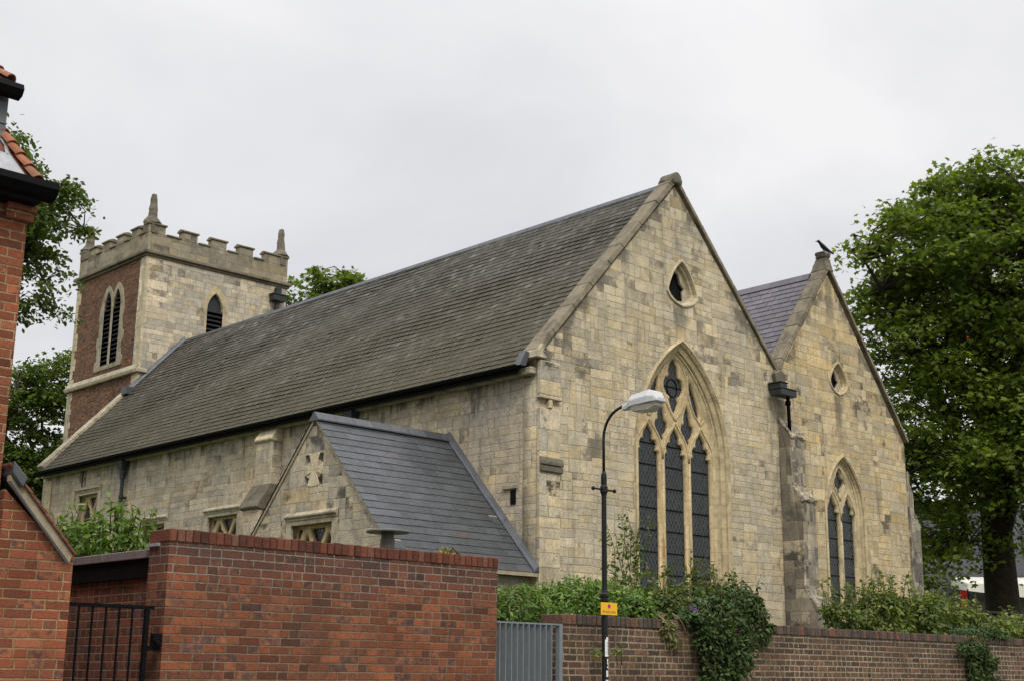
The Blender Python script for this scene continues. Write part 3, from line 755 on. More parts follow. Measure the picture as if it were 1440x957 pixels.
mb.build('tracery_moulding', M['tracery'], east_win, smooth=True)
mb = MB(); mb.quad((20.9, 18.3, 1.1), (23.8, 18.3, 1.1), (23.8, 18.3, 7.0), (20.9, 18.3, 7.0)); mb.build('glass', M['glass'], east_win)
mb = MB()
for k in (-1, 0, 1):
    z = 1.6
    while z < 4.9:
        mb.tube([(WCX + k * SP - .3, 18.285, z), (WCX + k * SP + .3, 18.285, z)], 0.011, 5); z += 0.46
mb.tube([(WCX - .36, 18.285, 6.16), (WCX + .36, 18.285, 6.16)], 0.01, 5)
mb.tube([(WCX + .17 * math.cos(a), 18.285, 6.14 + .2 * math.sin(a)) for a in np.linspace(0, 2 * math.pi, 19)], 0.011, 5)
pieces(mb, 'saddle_bar', M['black'], east_win)

# ---- aisle east window: two lights under a vesica
cx2 = W2['cx']
lh = [(.285, 1.1), (.285, 3.76), (.285, 3.86), (.265, 3.92), (.17, 3.94), (.21, 4.0), (.19, 4.09), (.12, 4.14), (.1, 4.21), (.03, 4.33), (0, 4.4)]
holes = [mirror(lh, cx2 + s * .345) for s in (-1, 1)]
v2 = [(0, 4.36), (.08, 4.48), (.07, 4.52), (.18, 4.6), (.235, 4.69), (.19, 4.77), (.12, 4.8), (.1, 4.92), (0, 5.06)]
holes.append(mirror(v2, cx2))
finish('tracery', plate(arch(cx2, 0.8, 3.92, 1.53, 1.0), holes, 0.14, 0.03, fy(18.13)), M['dressed'], aisle_win)
mb = MB(); YB = 18.132
bar2([(cx2, 1.0), (cx2, 3.7)], 0.026, YB)
for s in (-1, 1):
    bar2([(cx2 + s * x, z) for x, z in [(0, 3.75), (.02, 3.98), (.1, 4.17), (.22, 4.34), (.34, 4.46)]], 0.024, YB)
    bar2([(cx2 + s * x, z) for x, z in [(0, 4.24), (.1, 4.4), (.23, 4.54), (.27, 4.68), (.2, 4.85), (.08, 5.02), (0, 5.08)]], 0.024, YB)
    bar2([(cx2 + s * x, z) for x, z in [(.34, 4.46), (.45, 4.34), (.55, 4.17), (.62, 3.95)]], 0.024, YB)
mb.build('tracery_moulding', M['dressed'], aisle_win, smooth=True)
mb = MB(); mb.quad((27.65, 18.22, .9), (29.45, 18.22, .9), (29.45, 18.22, 5.2), (27.65, 18.22, 5.2)); mb.build('glass', M['glass'], aisle_win)
mb = MB()
for s in (-1, 1):
    z = 1.5
    while z < 4.1: mb.tube([(cx2 + s * .345 - .27, 18.205, z), (cx2 + s * .345 + .27, 18.205, z)], 0.01, 5); z += 0.45
pieces(mb, 'saddle_bar', M['black'], aisle_win)

# ---- copings, kneelers and finials of the two gables
def coping(A, B, th, y0, y1, seg, name, mat, seed):
    rg = random.Random(seed); A, B = Vector((A[0], A[1])), Vector((B[0], B[1]))
    d = B - A; L = d.length; d.normalize(); nn = Vector((-d.y, d.x)); nn = nn if nn.y > 0 else -nn
    mb = MB(); s = 0
    while s < L - 0.02:
        l = min(seg * rg.uniform(.8, 1.25), L - s); j = rg.uniform(-.008, .008)
        a, b = A + d * (s + .004), A + d * (s + l - .004)
        lo0, lo1, hi0, hi1 = a - nn * th, b - nn * th, a + nn * j, b + nn * j
        mb.hexa([(lo0.x, y0, lo0.y), (lo1.x, y0, lo1.y), (lo1.x, y1, lo1.y), (lo0.x, y1, lo0.y)],
                [(hi0.x, y0 + .02, hi0.y), (hi1.x, y0 + .02, hi1.y), (hi1.x, y1, hi1.y), (hi0.x, y1, hi0.y)])
        s += l
    return mb.build(name, mat, church, bevel=0.012)
coping((17.78, 6.17), (22.2, 11.0), 0.12, 17.93, 18.34, 0.75, 'gable_coping', M['coping'], 1)
coping((25.92, 7.1), (22.2, 11.0), 0.12, 17.93, 18.34, 0.75, 'gable_coping', M['coping'], 2)
coping((25.7, 6.98), (28.28, 10.28), 0.11, 17.93, 18.34, 0.6, 'aisle_gable_coping', M['coping'], 3)
coping((31.75, 6.12), (28.28, 10.28), 0.11, 17.93, 18.34, 0.6, 'aisle_gable_coping', M['coping'], 4)
mb = MB(); mb.prism([(22.05, 10.76), (22.35, 10.76), (22.37, 10.86), (22.29, 11.0), (22.2, 11.06), (22.12, 11.0), (22.03, 10.86)], 'Y', 17.89, 18.36)
mb.build('saddle_stone', M['finial'], church, bevel=0.03, rough=0.006, seed=2)
mb = MB(); mb.hexa([(28.1, 17.92, 10.05), (28.46, 17.92, 10.05), (28.46, 18.4, 10.05), (28.1, 18.4, 10.05)], [(28.19, 17.98, 10.42), (28.38, 17.98, 10.42), (28.38, 18.26, 10.42), (28.19, 18.26, 10.42)])
mb.hexa([(28.17, 17.97, 10.422), (28.4, 17.97, 10.422), (28.4, 18.27, 10.422), (28.17, 18.27, 10.422)], [(28.12, 17.95, 10.57), (28.44, 17.95, 10.56), (28.43, 18.26, 10.54), (28.13, 18.26, 10.58)])
mb.build('gable_finial', M['finial'], church, bevel=0.02, rough=0.007, seed=5)
mb = MB()
mb.prism([(17.74, 6.0), (18.04, 6.0), (18.04, 6.2), (17.9, 6.3), (17.76, 6.14)], 'Y', 17.89, 18.36)
mb.box(17.868, 18.44, 17.915, 18.02, 5.28, 5.97); mb.box(17.85, 18.46, 17.89, 18.02, 5.21, 5.278); mb.box(18.1, 18.2, 17.9, 18.02, 5.03, 5.205)
mb.build('kneeler_stone', M['stone_quoin'], church, bevel=0.015)
mb = MB(); mb.box(17.872, 18.44, 17.93, 18.02, GZ, 5.025); mb.build('corner_quoins', M['stone_quoin'], church, bevel=0.01)
mb = MB(); mb.box(17.86, 18.48, 17.88, 17.938, 3.78, 3.9); mb.prism([(17.938, 3.91), (17.86, 3.91), (17.86, 3.97), (17.9, 4.06), (17.938, 4.08)], 'X', 17.86, 18.48); mb.build('quoin_band', M['finial'], church, bevel=0.012)
mb = MB(); mb.prism([(25.72, 6.72), (26.06, 6.72), (26.1, 6.98), (25.9, 7.08), (25.66, 6.98)], 'Y', 17.86, 18.4); mb.build('valley_kneeler', M['finial'], church, bevel=0.03)

# ---- buttresses of the east front
mb = MB()
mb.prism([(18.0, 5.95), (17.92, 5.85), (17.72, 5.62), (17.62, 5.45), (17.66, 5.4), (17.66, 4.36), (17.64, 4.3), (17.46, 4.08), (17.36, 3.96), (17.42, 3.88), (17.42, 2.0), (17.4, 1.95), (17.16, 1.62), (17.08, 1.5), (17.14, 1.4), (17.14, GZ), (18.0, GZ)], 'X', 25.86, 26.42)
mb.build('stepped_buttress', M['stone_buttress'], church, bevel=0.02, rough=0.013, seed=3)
mb = MB()
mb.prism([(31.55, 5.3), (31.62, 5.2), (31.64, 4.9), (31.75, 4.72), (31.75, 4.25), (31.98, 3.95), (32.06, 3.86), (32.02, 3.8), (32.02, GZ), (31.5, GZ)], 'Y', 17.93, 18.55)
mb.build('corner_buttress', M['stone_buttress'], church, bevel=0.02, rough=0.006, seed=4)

# ---- rainwater hopper in the valley between the gables
mb = MB(); mb.box(25.42, 26.04, 17.56, 17.86, 6.38, 6.53); mb.box(25.4, 26.06, 17.54, 17.87, 6.53, 6.555); mb.box(25.5, 25.78, 17.64, 17.98, 6.57, 6.69); mb.box(25.47, 25.81, 17.61, 17.99, 6.69, 6.71)
mb.build('rainwater_hopper', M['iron_grey'], church, bevel=0.008)
mb = MB(); mb.tube([(25.9, 17.72, 6.38), (25.92, 17.73, 6.2), (25.96, 17.74, 5.3)], 0.045, 10); mb.lathe(25.91, 17.73, [(.07, 6.2), (.07, 6.3)], 10)
mb.build('downpipe', M['black'], church, smooth=True)

# ---- north wall with square-headed windows, eave and gutter
def sq(y0, y1, z0, z1): return [(y0, z0), (y1, z0), (y1, z1), (y0, z1)]
NW = [(36.0, 37.3, 3.2, 5.02), (32.05, 33.3, 2.2, 3.86), (28.5, 29.95, 2.2, 3.84)]
finish('north_wall', plate([(YF + .42, GZ), (39.75, GZ), (39.75, 5.9), (YF + .42, 5.9)], [sq(*q) for q in NW], 0.5, 0, fx(XN)), M['stone_side'], church)
def side_window(q, x, parent):
    y0, y1, z0, z1 = q; ym = (y0 + y1) / 2; hw = (y1 - y0) / 2
    mb = MB()
    mb.prism([(x - .003, z1 + .02), (x - .03, z1 + .025), (x - .04, z1 + .07), (x - .085, z1 + .085), (x - .09, z1 + .12), (x - .003, z1 + .19)], 'Y', y0 - .13, y1 + .13)
    mb.box(x - .02, x + .05, y0 - .12, y0 + .04, z0, z1 + .018); mb.box(x - .02, x + .05, y1 - .04, y1 + .12, z0, z1 + .018)
    mb.box(x - .02, x + .1, y0 + .042, y1 - .042, z1 - .06, z1 + .018)
    hd = mb.build('square_window', M['dressed_grey'], parent, bevel=0.006)
    nestp = hd if parent is church else parent
    a = hw / 2 - .03
    zt = z1 - .12
    def og(cy): return mirror([(a * .86, z0 + .05), (a * .86, zt - .62), (a * .84, zt - .5), (a * .62, zt - .42), (a * .66, zt - .36), (a * .3, zt - .26), (a * .1, zt - .14), (0, zt - .08)], cy)
    hs = [og(ym - hw / 2), og(ym + hw / 2)]
    hs.append([(ym, zt - .5), (ym + a * .28, zt - .3), (ym + a * .72, zt - .06), (ym + a * .68, zt), (ym - a * .68, zt), (ym - a * .72, zt - .06), (ym - a * .28, zt - .3)])
    for s in (-1, 1): hs.append([(ym + s * (hw - .02 - d), z) for d, z in ((.02, zt), (.02, zt - .34), (a * .2, zt - .2), (a * .55, zt - .03), (a * .5, zt))][::s])
    finish('window_tracery', plate(sq(y0 - .01, y1 + .01, z0, z1), hs, .13, .025, fx(x + .14)), M['tracery'], nestp)
    mb = MB(); mb.quad((x + .23, y0, z0), (x + .23, y1, z0), (x + .23, y1, z1), (x + .23, y0, z1)); mb.build('window_glass', M['glass'], nestp)
for q in NW: side_window(q, XN, church)
mb = MB()
mb.prism([(XN, 5.95), (17.62, 5.5), (17.56, 5.44), (17.6, 5.36), (17.6, 4.3), (17.34, 3.86), (17.26, 3.78), (17.32, 3.7), (17.32, GZ), (XN, GZ)], 'Y', 26.72, 27.42)
mb.build('north_buttress', M['stone_side'], church, bevel=0.015)
mb = MB(); mb.prism([(XN, 4.34), (17.57, 4.34), (17.27, 3.86), (17.22, 3.76), (17.3, 3.7), (XN, 3.7)], 'Y', 26.68, 27.46); mb.build('buttress_weathering', M['finial'], church, bevel=0.02)
mb = MB(); mb.prism([(XN, 5.93), (17.6, 5.53), (17.53, 5.42), (17.58, 5.36), (XN, 5.36)], 'Y', 26.69, 27.45); mb.build('buttress_weathering', M['dressed_pale'], church, bevel=0.02)
mb = MB(); mb.box(17.862, 17.888, 39.1, 39.5, GZ, 5.6); mb.build('west_quoins', M['dressed'], church)
mb = MB(); mb.box(17.72, XN + .02, 18.05, 39.6, 5.7, 5.83); mb.build('eaves_course', M['dressed_grey'], church, bevel=0.01)
def gutter(mb, x, z, y0, y1, r=0.075):
    prof = [(x + r * math.cos(a), z + r * math.sin(a)) for a in np.linspace(math.pi, 2 * math.pi, 9)]
    prof += [(x + r * .85 * math.cos(a), z + r * .85 * math.sin(a)) for a in np.linspace(2 * math.pi, math.pi, 9)]
    mb.prism(prof, 'Y', y0, y1)
mb = MB(); gutter(mb, 17.54, 5.86, 18.2, 39.5); mb.build('eaves_gutter', M['black'], church)
def downpipe(x, y, ztop, zbot, wall_x, name='downpipe', mat=None):
    mb = MB()
    mb.hexa([(x - .09, y - .1, ztop - .28), (x + .07, y - .1, ztop - .28), (x + .07, y + .1, ztop - .28), (x - .09, y + .1, ztop - .28)], [(x - .16, y - .17, ztop), (x + .08, y - .17, ztop), (x + .08, y + .17, ztop), (x - .16, y + .17, ztop)])
    mb.lathe(x, y, [(.105, ztop - .42), (.105, ztop - .3)], 10); mb.lathe(x, y, [(.085, ztop - .55), (.085, ztop - .42)], 10)
    mb.tube([(x, y, ztop - .4), (x, y, zbot)], .055, 10)
    z = ztop - 1.1
    while z > zbot: mb.lathe(x, y, [(.075, z), (.075, z + .08)], 10); mb.box(x - .02, wall_x, y - .1, y + .1, z + .02, z + .06); z -= 1.5
    return mb.build(name, mat or M['iron_grey'], church, smooth=False)
downpipe(17.76, 34.4, 5.74, GZ, XN)
downpipe(17.76, 23.82, 5.74, 4.0, XN)
mb = MB(); mb.tube([(17.83, 36.95, 5.72), (17.8, 36.95, 5.2)], .014, 6); mb.build('stay_rod', M['black'], church)
mb = MB(); mb.box(17.87, 17.9, 18.6, 18.74, 3.2, 3.48); mb.build('vent_slot', M['dark_void'], church)
mb = MB(); mb.box(17.83, 17.9, 18.55, 18.95, 3.5, 3.58); mb.build('string_stub', M['dressed_grey'], church, bevel=.01)
# lead bend at the end of the gutter, south-side and west walls closing the building
mb = MB(); mb.prism([(17.5, 5.84), (17.66, 5.84), (17.78, 6.12), (17.66, 6.14)], 'Y', 18.12, 18.3); mb.build('gutter_flashing', M['lead'], church)
mb = MB(); mb.box(31.2, 31.54, 18.45, 37, GZ, 5.98); mb.prism([(18.4, GZ), (31.2, GZ), (31.2, 6.0), (28.28, 9.9), (25.9, 6.9), (25.9, GZ)], 'Y', 36.5, 37)
mb.prism([(18.4, GZ), (25.9, GZ), (25.9, 6.8), (22.2, 10.7), (18.4, 6.5)], 'Y', 39.25, 39.38)
mb.build('west_and_south_walls', M['stone_side'], church)
# west verge coping beside the tower and lead flashing on the tower face
coping((17.6, 6.06), (20.6, 9.22), 0.2, 39.32, 39.72, 0.7, 'west_verge_coping', M['dressed_grey'], 5)
mb = MB(); a, b = Vector((20.3, 0, 8.9)), Vector((22.2, 0, 10.92))
mb.hexa([(a.x, 39.31, a.z - .06), (b.x, 39.31, b.z - .06), (b.x, 39.395, b.z - .06), (a.x, 39.395, a.z - .06)], [(a.x, 39.34, a.z + .02), (b.x, 39.34, b.z + .02), (b.x, 39.395, b.z + .1), (a.x, 39.395, a.z + .1)])
mb.box(20.05, 20.4, 39.05, 39.4, 8.66, 8.9); mb.build('lead_flashing', M['lead'], church)

# ---- tower
TX0, TX1, TY0, TY1, TZ = XC, 26.19, YT, 44.4, 13.6
la = lambda cx, w, zs, r, zb: arch(cx, w, zs, r, zb, 8)
LN = [dict(cx=41.24, w=.27, zs=12.1, r=.85), dict(cx=41.9, w=.27, zs=12.1, r=.85)]
LE = dict(cx=23.3, w=.31, zs=12.1, r=.78)
mb = MB(); mb.box(TX1 - .4, TX1, TY0 + .4, TY1, GZ, TZ); mb.box(TX0 + .42, TX1 - .4, TY1 - .4, TY1 - .003, GZ, TZ); mb.box(TX0 + .3, TX1 - .3, TY0 + .3, TY1 - .3, 13.55, 13.75)
tower = mb.build('tower', M['stone_tower'], church)
finish('east_face', plate([(TX0, GZ), (TX1, GZ), (TX1, TZ), (TX0, TZ)], [arch(zb=10.6, **LE)], .4, 0, fy(TY0)), M['stone_tower'], tower)
finish('north_face', plate([(TY0 + .003, GZ), (TY1, GZ), (TY1, TZ), (TY0 + .003, TZ)], [arch(zb=10.1, n=8, **l) for l in LN], .4, 0, fx(TX0 + .012)), M['brick_tower'], tower)
# quoins on the brick face
mb = MB(); rg = random.Random(4); z = 8.2
while z < 13.5:
    h_ = rg.uniform(.2, .32); l = rg.choice((.2, .42, .3))
    mb.box(TX0 - .003, TX0 + .1, TY0 - .006, TY0 + l, z, z + h_ - .006); l2 = rg.choice((.2, .34))
    mb.box(TX0 - .003, TX0 + .1, TY1 - l2, TY1 + .006, z, z + h_ - .006); z += h_
pieces(mb, 'quoin', M['dressed_pale'], tower, bevel=.008)
# stone frame of the twin belfry light
half = [(.98, 9.95), (.98, 10.3), (.86, 10.32), (.86, 10.75), (.95, 10.77), (.95, 11.15), (.83, 11.18), (.83, 11.7), (.9, 11.72), (.84, 12.15), (.7, 12.62), (.5, 12.86), (.33, 12.95), (.2, 12.84), (0, 12.6)]
finish('belfry_window_frame', plate(mirror(half, 41.57), [arch(zb=10.1, n=8, **l) for l in LN], .2, .012, fx(TX0 - .02)), M['frame_grey'], tower)
half = [(.36, 10.5), (.4, 10.9), (.36, 11.3), (.42, 11.7), (.47, 12.2), (.38, 12.6), (.2, 12.86), (0, 13.0)]
finish('belfry_window_frame', plate(mirror(half, LE['cx']), [arch(zb=10.6, n=8, **LE)], .2, .012, fy(TY0 - .02)), M['dressed'], tower)
def louvres(cx, w, zb, zt, axis, name):
    mb = MB(); z = zb
    while z < zt:
        if axis == 'Y':
            mb.hexa([(cx - w, TY0 + .02, z), (cx + w, TY0 + .02, z), (cx + w, TY0 + .3, z + .17), (cx - w, TY0 + .3, z + .17)], [(cx - w, TY0 + .02, z + .03), (cx + w, TY0 + .02, z + .03), (cx + w, TY0 + .3, z + .2), (cx - w, TY0 + .3, z + .2)])
        else:
            mb.hexa([(TX0 + .03, cx - w, z), (TX0 + .03, cx + w, z), (TX0 + .3, cx + w, z + .17), (TX0 + .3, cx - w, z + .17)], [(TX0 + .03, cx - w, z + .03), (TX0 + .03, cx + w, z + .03), (TX0 + .3, cx + w, z + .2), (TX0 + .3, cx - w, z + .2)])
        z += .16
    return mb.build(name, M['louvre'], tower)
for l in LN: louvres(l['cx'], l['w'], 10.12, 12.75, 'X', 'belfry_louvres')
louvres(LE['cx'], LE['w'], 10.6, 12.08, 'Y', 'belfry_louvres')
mb = MB(); mb.box(TX0 + .32, TX0 + .36, 40.9, 42.3, 10, 12.9); mb.box(22.9, 23.7, TY0 + .32, TY0 + .36, 10.4, 12.9); pieces(mb, 'belfry_interior', M['dark_void'], tower)
mb = MB(); mb.prism([(22.99 + .31 - .31, 12.1)] + [p for p in arch(LE['cx'], .31, 12.1, .78, None, 8)], 'Y', TY0 + .12, TY0 + .16); mb.build('belfry_tympanum', M['iron_grey'], tower)
# string courses
def ring(mb, z0, z1, p0, p1):
    for (a, b, c, d) in ((TX0 - p0, TX1 + p0, TY0 - p0, TY0 + .2), (TX0 - p0, TX1 + p0, TY1 - .2, TY1 + p0), (TX0 - p0, TX0 + .2, TY0 + .2, TY1 - .2), (TX1 - .2, TX1 + p0, TY0 + .2, TY1 - .2)):
        mb.box(a, b, c, d, z0, z1)
mb = MB(); ring(mb, 13.5, 13.58, .06, 0); ring(mb, 13.58, 13.7, .14, 0); mb.build('parapet_string_course', M['coping'], tower, bevel=.02)
mb = MB(); mb.prism([(TX0 + .1, 9.5), (TX0 - .1, 9.5), (TX0 - .12, 9.62), (TX0 - .003, 9.82), (TX0 + .1, 9.82)], 'Y', TY0 + .06, TY1 + .1); mb.box(TX0 - .1, TX0 + .3, TY0 - .1, TY0 + .055, 9.5, 9.64); mb.build('tower_string_course', M['dressed_grey'], tower, bevel=.02)
mb = MB(); mb.box(TX0 - .01, TX0 + .1, TY1 - .26, TY1 + .06, 7.0, 9.5); mb.build('tower_buttress_strip', M['dressed_grey'], tower, bevel=.02)
# parapet, merlons
mb = MB(); T = .3
mb.box(TX0, TX1, TY0, TY0 + T, 13.702, 14.34); mb.box(TX0, TX1, TY1 - T, TY1, 13.702, 14.34); mb.box(TX0, TX0 + T, TY0 + T, TY1 - T, 13.702, 14.34); mb.box(TX1 - T, TX1, TY0 + T, TY1 - T, 13.702, 14.34)
em = [(TX0 + .003, 21.2), (21.86, 22.44), (23.02, 23.6), (24.14, 24.7), (25.22, 26.18)]
nm = [(40.12, 40.62), (41.16, 41.66), (42.2, 42.7), (43.2, 43.7)]
for a, b in em: mb.box(a, b, TY0 + .002, TY0 + T - .002, 14.34, 14.64); mb.box(a, b, TY1 - T + .002, TY1 - .002, 14.34, 14.64)
for a, b in nm: mb.box(TX0 + .002, TX0 + T - .002, a, b, 14.34, 14.64); mb.box(TX1 - T + .002, TX1 - .002, a, b, 14.34, 14.64)
mb.build('battlement_parapet', M['stone_parapet'], tower, bevel=.012)
mb = MB(); e = .045
for a, b in em:
    for y in (TY0, TY1 - T): mb.prism([(y - e, 14.642), (y + T + e, 14.642), (y + T + e, 14.7), (y + T * .6, 14.76), (y + T * .4, 14.76), (y - e, 14.7)], 'X', a - e, b + e)
for a, b in nm:
    for x in (TX0, TX1 - T): mb.prism([(x - e, 14.642), (x + T + e, 14.642), (x + T + e, 14.7), (x + T * .6, 14.76), (x + T * .4, 14.76), (x - e, 14.7)], 'Y', a - e, b + e)
pieces(mb, 'merlon_coping', M['coping'], tower, bevel=.01)
mb = MB()
for a, b in ((21.25, 21.81), (22.49, 22.97), (23.65, 24.09), (24.75, 25.17)): mb.box(a, b, TY0 - .04, TY0 + T + .04, 14.342, 14.4)
for a, b in ((39.75, 40.07), (40.67, 41.11), (41.71, 42.15), (42.75, 43.15), (43.75, 44.05)): mb.box(TX0 - .04, TX0 + T + .04, a, b, 14.342, 14.4)
pieces(mb, 'crenel_sill', M['coping'], tower, bevel=.01)
def pinnacle(x, y, seed, top):
    rg = random.Random(seed); mb = MB()
    prof = [(.24, 14.35), (.24, 14.72), (.27, 14.75), (.22, 14.84), (.13, 14.98), (.115, 15.2), (.125, 15.22), (.095, 15.45), (.1, 15.6), (.075, top)]
    for k, (r, z) in enumerate(prof):
        for j in range(8):
            an = math.pi / 8 + j * math.pi / 4; rr = r / math.cos(math.pi / 8) * (1.12 if j % 2 else .98) * rg.uniform(.92, 1.08)
            mb.v.append((x + rr * math.cos(an), y + rr * math.sin(an), z + (rg.uniform(-.02, .02) if k else 0)))
    for k in range(len(prof) - 1):
        for j in range(8): mb.f.append((k * 8 + j, k * 8 + (j + 1) % 8, (k + 1) * 8 + (j + 1) % 8, (k + 1) * 8 + j))
    mb.f.append(tuple(range((len(prof) - 1) * 8, len(prof) * 8)))
    return mb.build('pinnacle', M['finial'], tower)
pinnacle(TX0 + .22, TY0 + .22, 1, 15.78); pinnacle(TX1 - .2, TY0 + .22, 2, 15.78); pinnacle(TX0 + .22, TY1 - .22, 3, 15.72); pinnacle(TX1 - .2, TY1 - .22, 4, 15.72)
mb = MB(); mb.box(25.46, 25.98, 39.08, 39.36, 12.9, 13.12); mb.box(25.43, 26.01, 39.05, 39.38, 13.12, 13.16); mb.box(25.66, 25.86, 39.2, 39.39, 13.2, 13.42); mb.tube([(25.72, 39.26, 12.9), (25.72, 39.3, 8)], .08, 8); mb.build('tower_rainwater_hopper', M['iron_grey'], tower, bevel=.006)

# ---- vestry on the north side
VG = 14.52; VY, VRZ = 20.6, 4.72; S1 = 1.085
def vz(y): return VRZ - abs(y - VY) * S1
VW = (19.9, 21.28, 1.0, 2.74)
cr4 = []
cyy, czz = 20.6, 3.7
for sy in (-1, 1):
    for sz in (-1, 1):
        q = [(cyy + sy * .29, czz + sz * .3), (cyy + sy * .29, czz + sz * .1), (cyy + sy * .2, czz + sz * .13), (cyy + sy * .09, czz + sz * .3 * .62), (cyy + sy * .15, czz + sz * .3)]
        cr4.append(q if sy * sz > 0 else q[::-1])
vestry = finish('vestry', plate([(18.15, GZ), (23.05, GZ), (23.05, vz(23.05) - .06), (VY, VRZ - .06), (18.15, vz(18.15) - .06)], [sq(*VW)] + cr4, .4, 0, fx(VG)), M['stone_vestry'], church)
side_window(VW, VG, vestry)
mb = MB(); mb.box(VG + .16, VG + .2, 20.2, 21.0, 3.3, 4.1); mb.build('cross_recess', M['finial'], vestry)
half = [(.08, -.32), (.2, -.3), (.17, -.24), (.09, -.08), (.1, -.05), (.27, -.11), (.28, .1), (.1, .05), (.08, .1), (.15, .26), (.17, .31), (.06, .3)]
finish('carved_cross', plate([(cyy + x, czz + z) for x, z in half + [(-x, z) for x, z in half[::-1]]], [], .03, .008, fx(VG - .012)), M['dressed_pale'], vestry)
mb = MB(); mb.box(VG + .4, XN, 18.18, 18.5, GZ, vz(18.3) - .12); mb.box(VG + .4, XN, 22.7, 23.0, GZ, vz(22.9) - .12); pieces(mb, 'side_wall', M['stone_vestry'], vestry)
VE = 17.95; VWt = 23.25
mb = MB()
slates(mb, (VG - .05, VE, vz(VE)), (17.86, VE, vz(VE)), (VG - .05, VY, VRZ), .205, .36, .007, seed=8, jit=.004, gap=.004)
slates(mb, (17.86, VWt, vz(VWt)), (VG - .05, VWt, vz(VWt)), (17.86, VY, VRZ), .205, .36, .011, seed=9, jit=.003)
mb.build('roof_slates', M['slate_blue'], vestry)
mb = MB()
for (ya) in (VE, VWt):
    mb.hexa([(VG - .03, ya, vz(ya) - .07), (17.86, ya, vz(ya) - .07), (17.86, VY, VRZ - .07), (VG - .03, VY, VRZ - .07)], [(VG - .03, ya, vz(ya)), (17.86, ya, vz(ya)), (17.86, VY, VRZ), (VG - .03, VY, VRZ)])
pieces(mb, 'verge', M['mortar_verge'], vestry)
mb = MB(); x = VG - .06
while x < 17.7:
    l = min(.45, 17.84 - x)
    mb.prism([(VY - .15, VRZ - .09), (VY - .15, VRZ - .065), (VY - .012, VRZ + .085), (VY + .012, VRZ + .085), (VY + .15, VRZ - .065), (VY + .15, VRZ - .09)], 'X', x, x + l - .008); x += .45
mb.build('ridge_tiles', M['slate_blue'], vestry)
mb = MB()
for ya in (VE - .02, VWt):
    nseg = 6
    for k in range(nseg):
        a, b = VY + (ya - VY) * k / nseg, VY + (ya - VY) * (k + 1) / nseg
        t = .015 * (k % 2)
        mb.hexa([(17.74, a, vz(a) + .03), (17.885, a, vz(a) + .03), (17.885, b, vz(b) + .03), (17.74, b, vz(b) + .03)], [(17.77, a, vz(a) + .08 + t), (17.885, a, vz(a) + .16), (17.885, b, vz(b) + .16), (17.77, b, vz(b) + .08 + t)])
mb.build('lead_flashing', M['lead'], vestry, bevel=.01)

# ================================================================== BOUNDARY WALLS, GATES
def brick_on_edge(name, x0, x1, y0, y1, z0, z1, pitch, mat, parent, seed):
    rg = random.Random(seed); mb = MB(); x = x0
    while x < x1 - .03:
        w = min(pitch * rg.uniform(.94, 1.06), x1 - x); j = rg.uniform(-.006, .004); k = rg.uniform(-.006, .006)
        mb.box(x + .004, x + w - .005, y0 + k, y1 + k, z0, z1 + j); x += w
    return mb.build(name, mat, parent, bevel=.007)
n = NT('coping_brick_red'); p = n.pos()
c = n.ramp(n.island(), [(0, (0.07, 0.031, 0.023)), (0.5, (0.125, 0.046, 0.03)), (0.85, (0.18, 0.062, 0.036)), (1, (0.16, 0.09, 0.065))])
c = n.mix(1.0, c, n.ramp(n.noise(p, 28, 5, .7), [(0.25, (.55, .53, .5)), (0.75, (1.25, 1.25, 1.25))]), 'MULTIPLY'); n.bump(n.noise(p, 50, 4, .7), .6, .008)
M['cop_red'] = n.fin(c, .9, .2)
n = NT('coping_brick_brown'); p = n.pos()
c = n.ramp(n.island(), [(0, (0.06, 0.05, 0.044)), (0.45, (0.09, 0.07, 0.058)), (0.8, (0.12, 0.078, 0.06)), (1, (0.17, 0.085, 0.06))])
c = n.mix(1.0, c, n.ramp(n.noise(p, 22, 5, .7), [(0.25, (.5, .5, .47)), (0.75, (1.35, 1.33, 1.25))]), 'MULTIPLY'); n.bump(n.noise(p, 50, 4, .7), .6, .008)
M['cop_brown'] = n.fin(c, .92, .2)
M['cop_mortar'] = mat_plain('coping_mortar', (0.16, 0.125, 0.09), .95, .1, 0, .3, 20)

gw = thing('garden_wall', (7.8, 10.6, GZ), 'tall red brick garden wall with a brick-on-edge top, in front of the vestry', 'wall')
mb = MB(); mb.box(5.88, 9.78, 10.44, 10.775, GZ, 1.085); mb.build('brickwork', M['brick_red'], gw)
mb = MB(); mb.box(5.885, 9.775, 10.45, 10.765, 1.085, 1.182); mb.build('coping_mortar', M['cop_mortar'], gw)
brick_on_edge('coping_bricks', 5.87, 9.79, 10.428, 10.785, 1.087, 1.198, .08, M['cop_red'], gw, 3)
mb = MB(); mb.box(5.855, 6.02, 10.6, 10.8, 1.055, 1.083); mb.build('lead_flashing', M['lead_light'], gw)

bw = thing('boundary_wall', (18, 10.8, GZ), 'long weathered brown brick wall running along the churchyard on the right', 'wall')
mb = MB(); mb.box(11.0, 34.0, 10.67, 10.99, GZ, .55); mb.build('brickwork', M['brick_brown'], bw)
mb = MB(); mb.box(11.005, 33.99, 10.68, 10.98, .55, .652); mb.build('coping_mortar', M['cop_mortar'], bw)
brick_on_edge('coping_bricks', 10.99, 34.0, 10.655, 11.0, .552, .665, .082, M['cop_brown'], bw, 5)

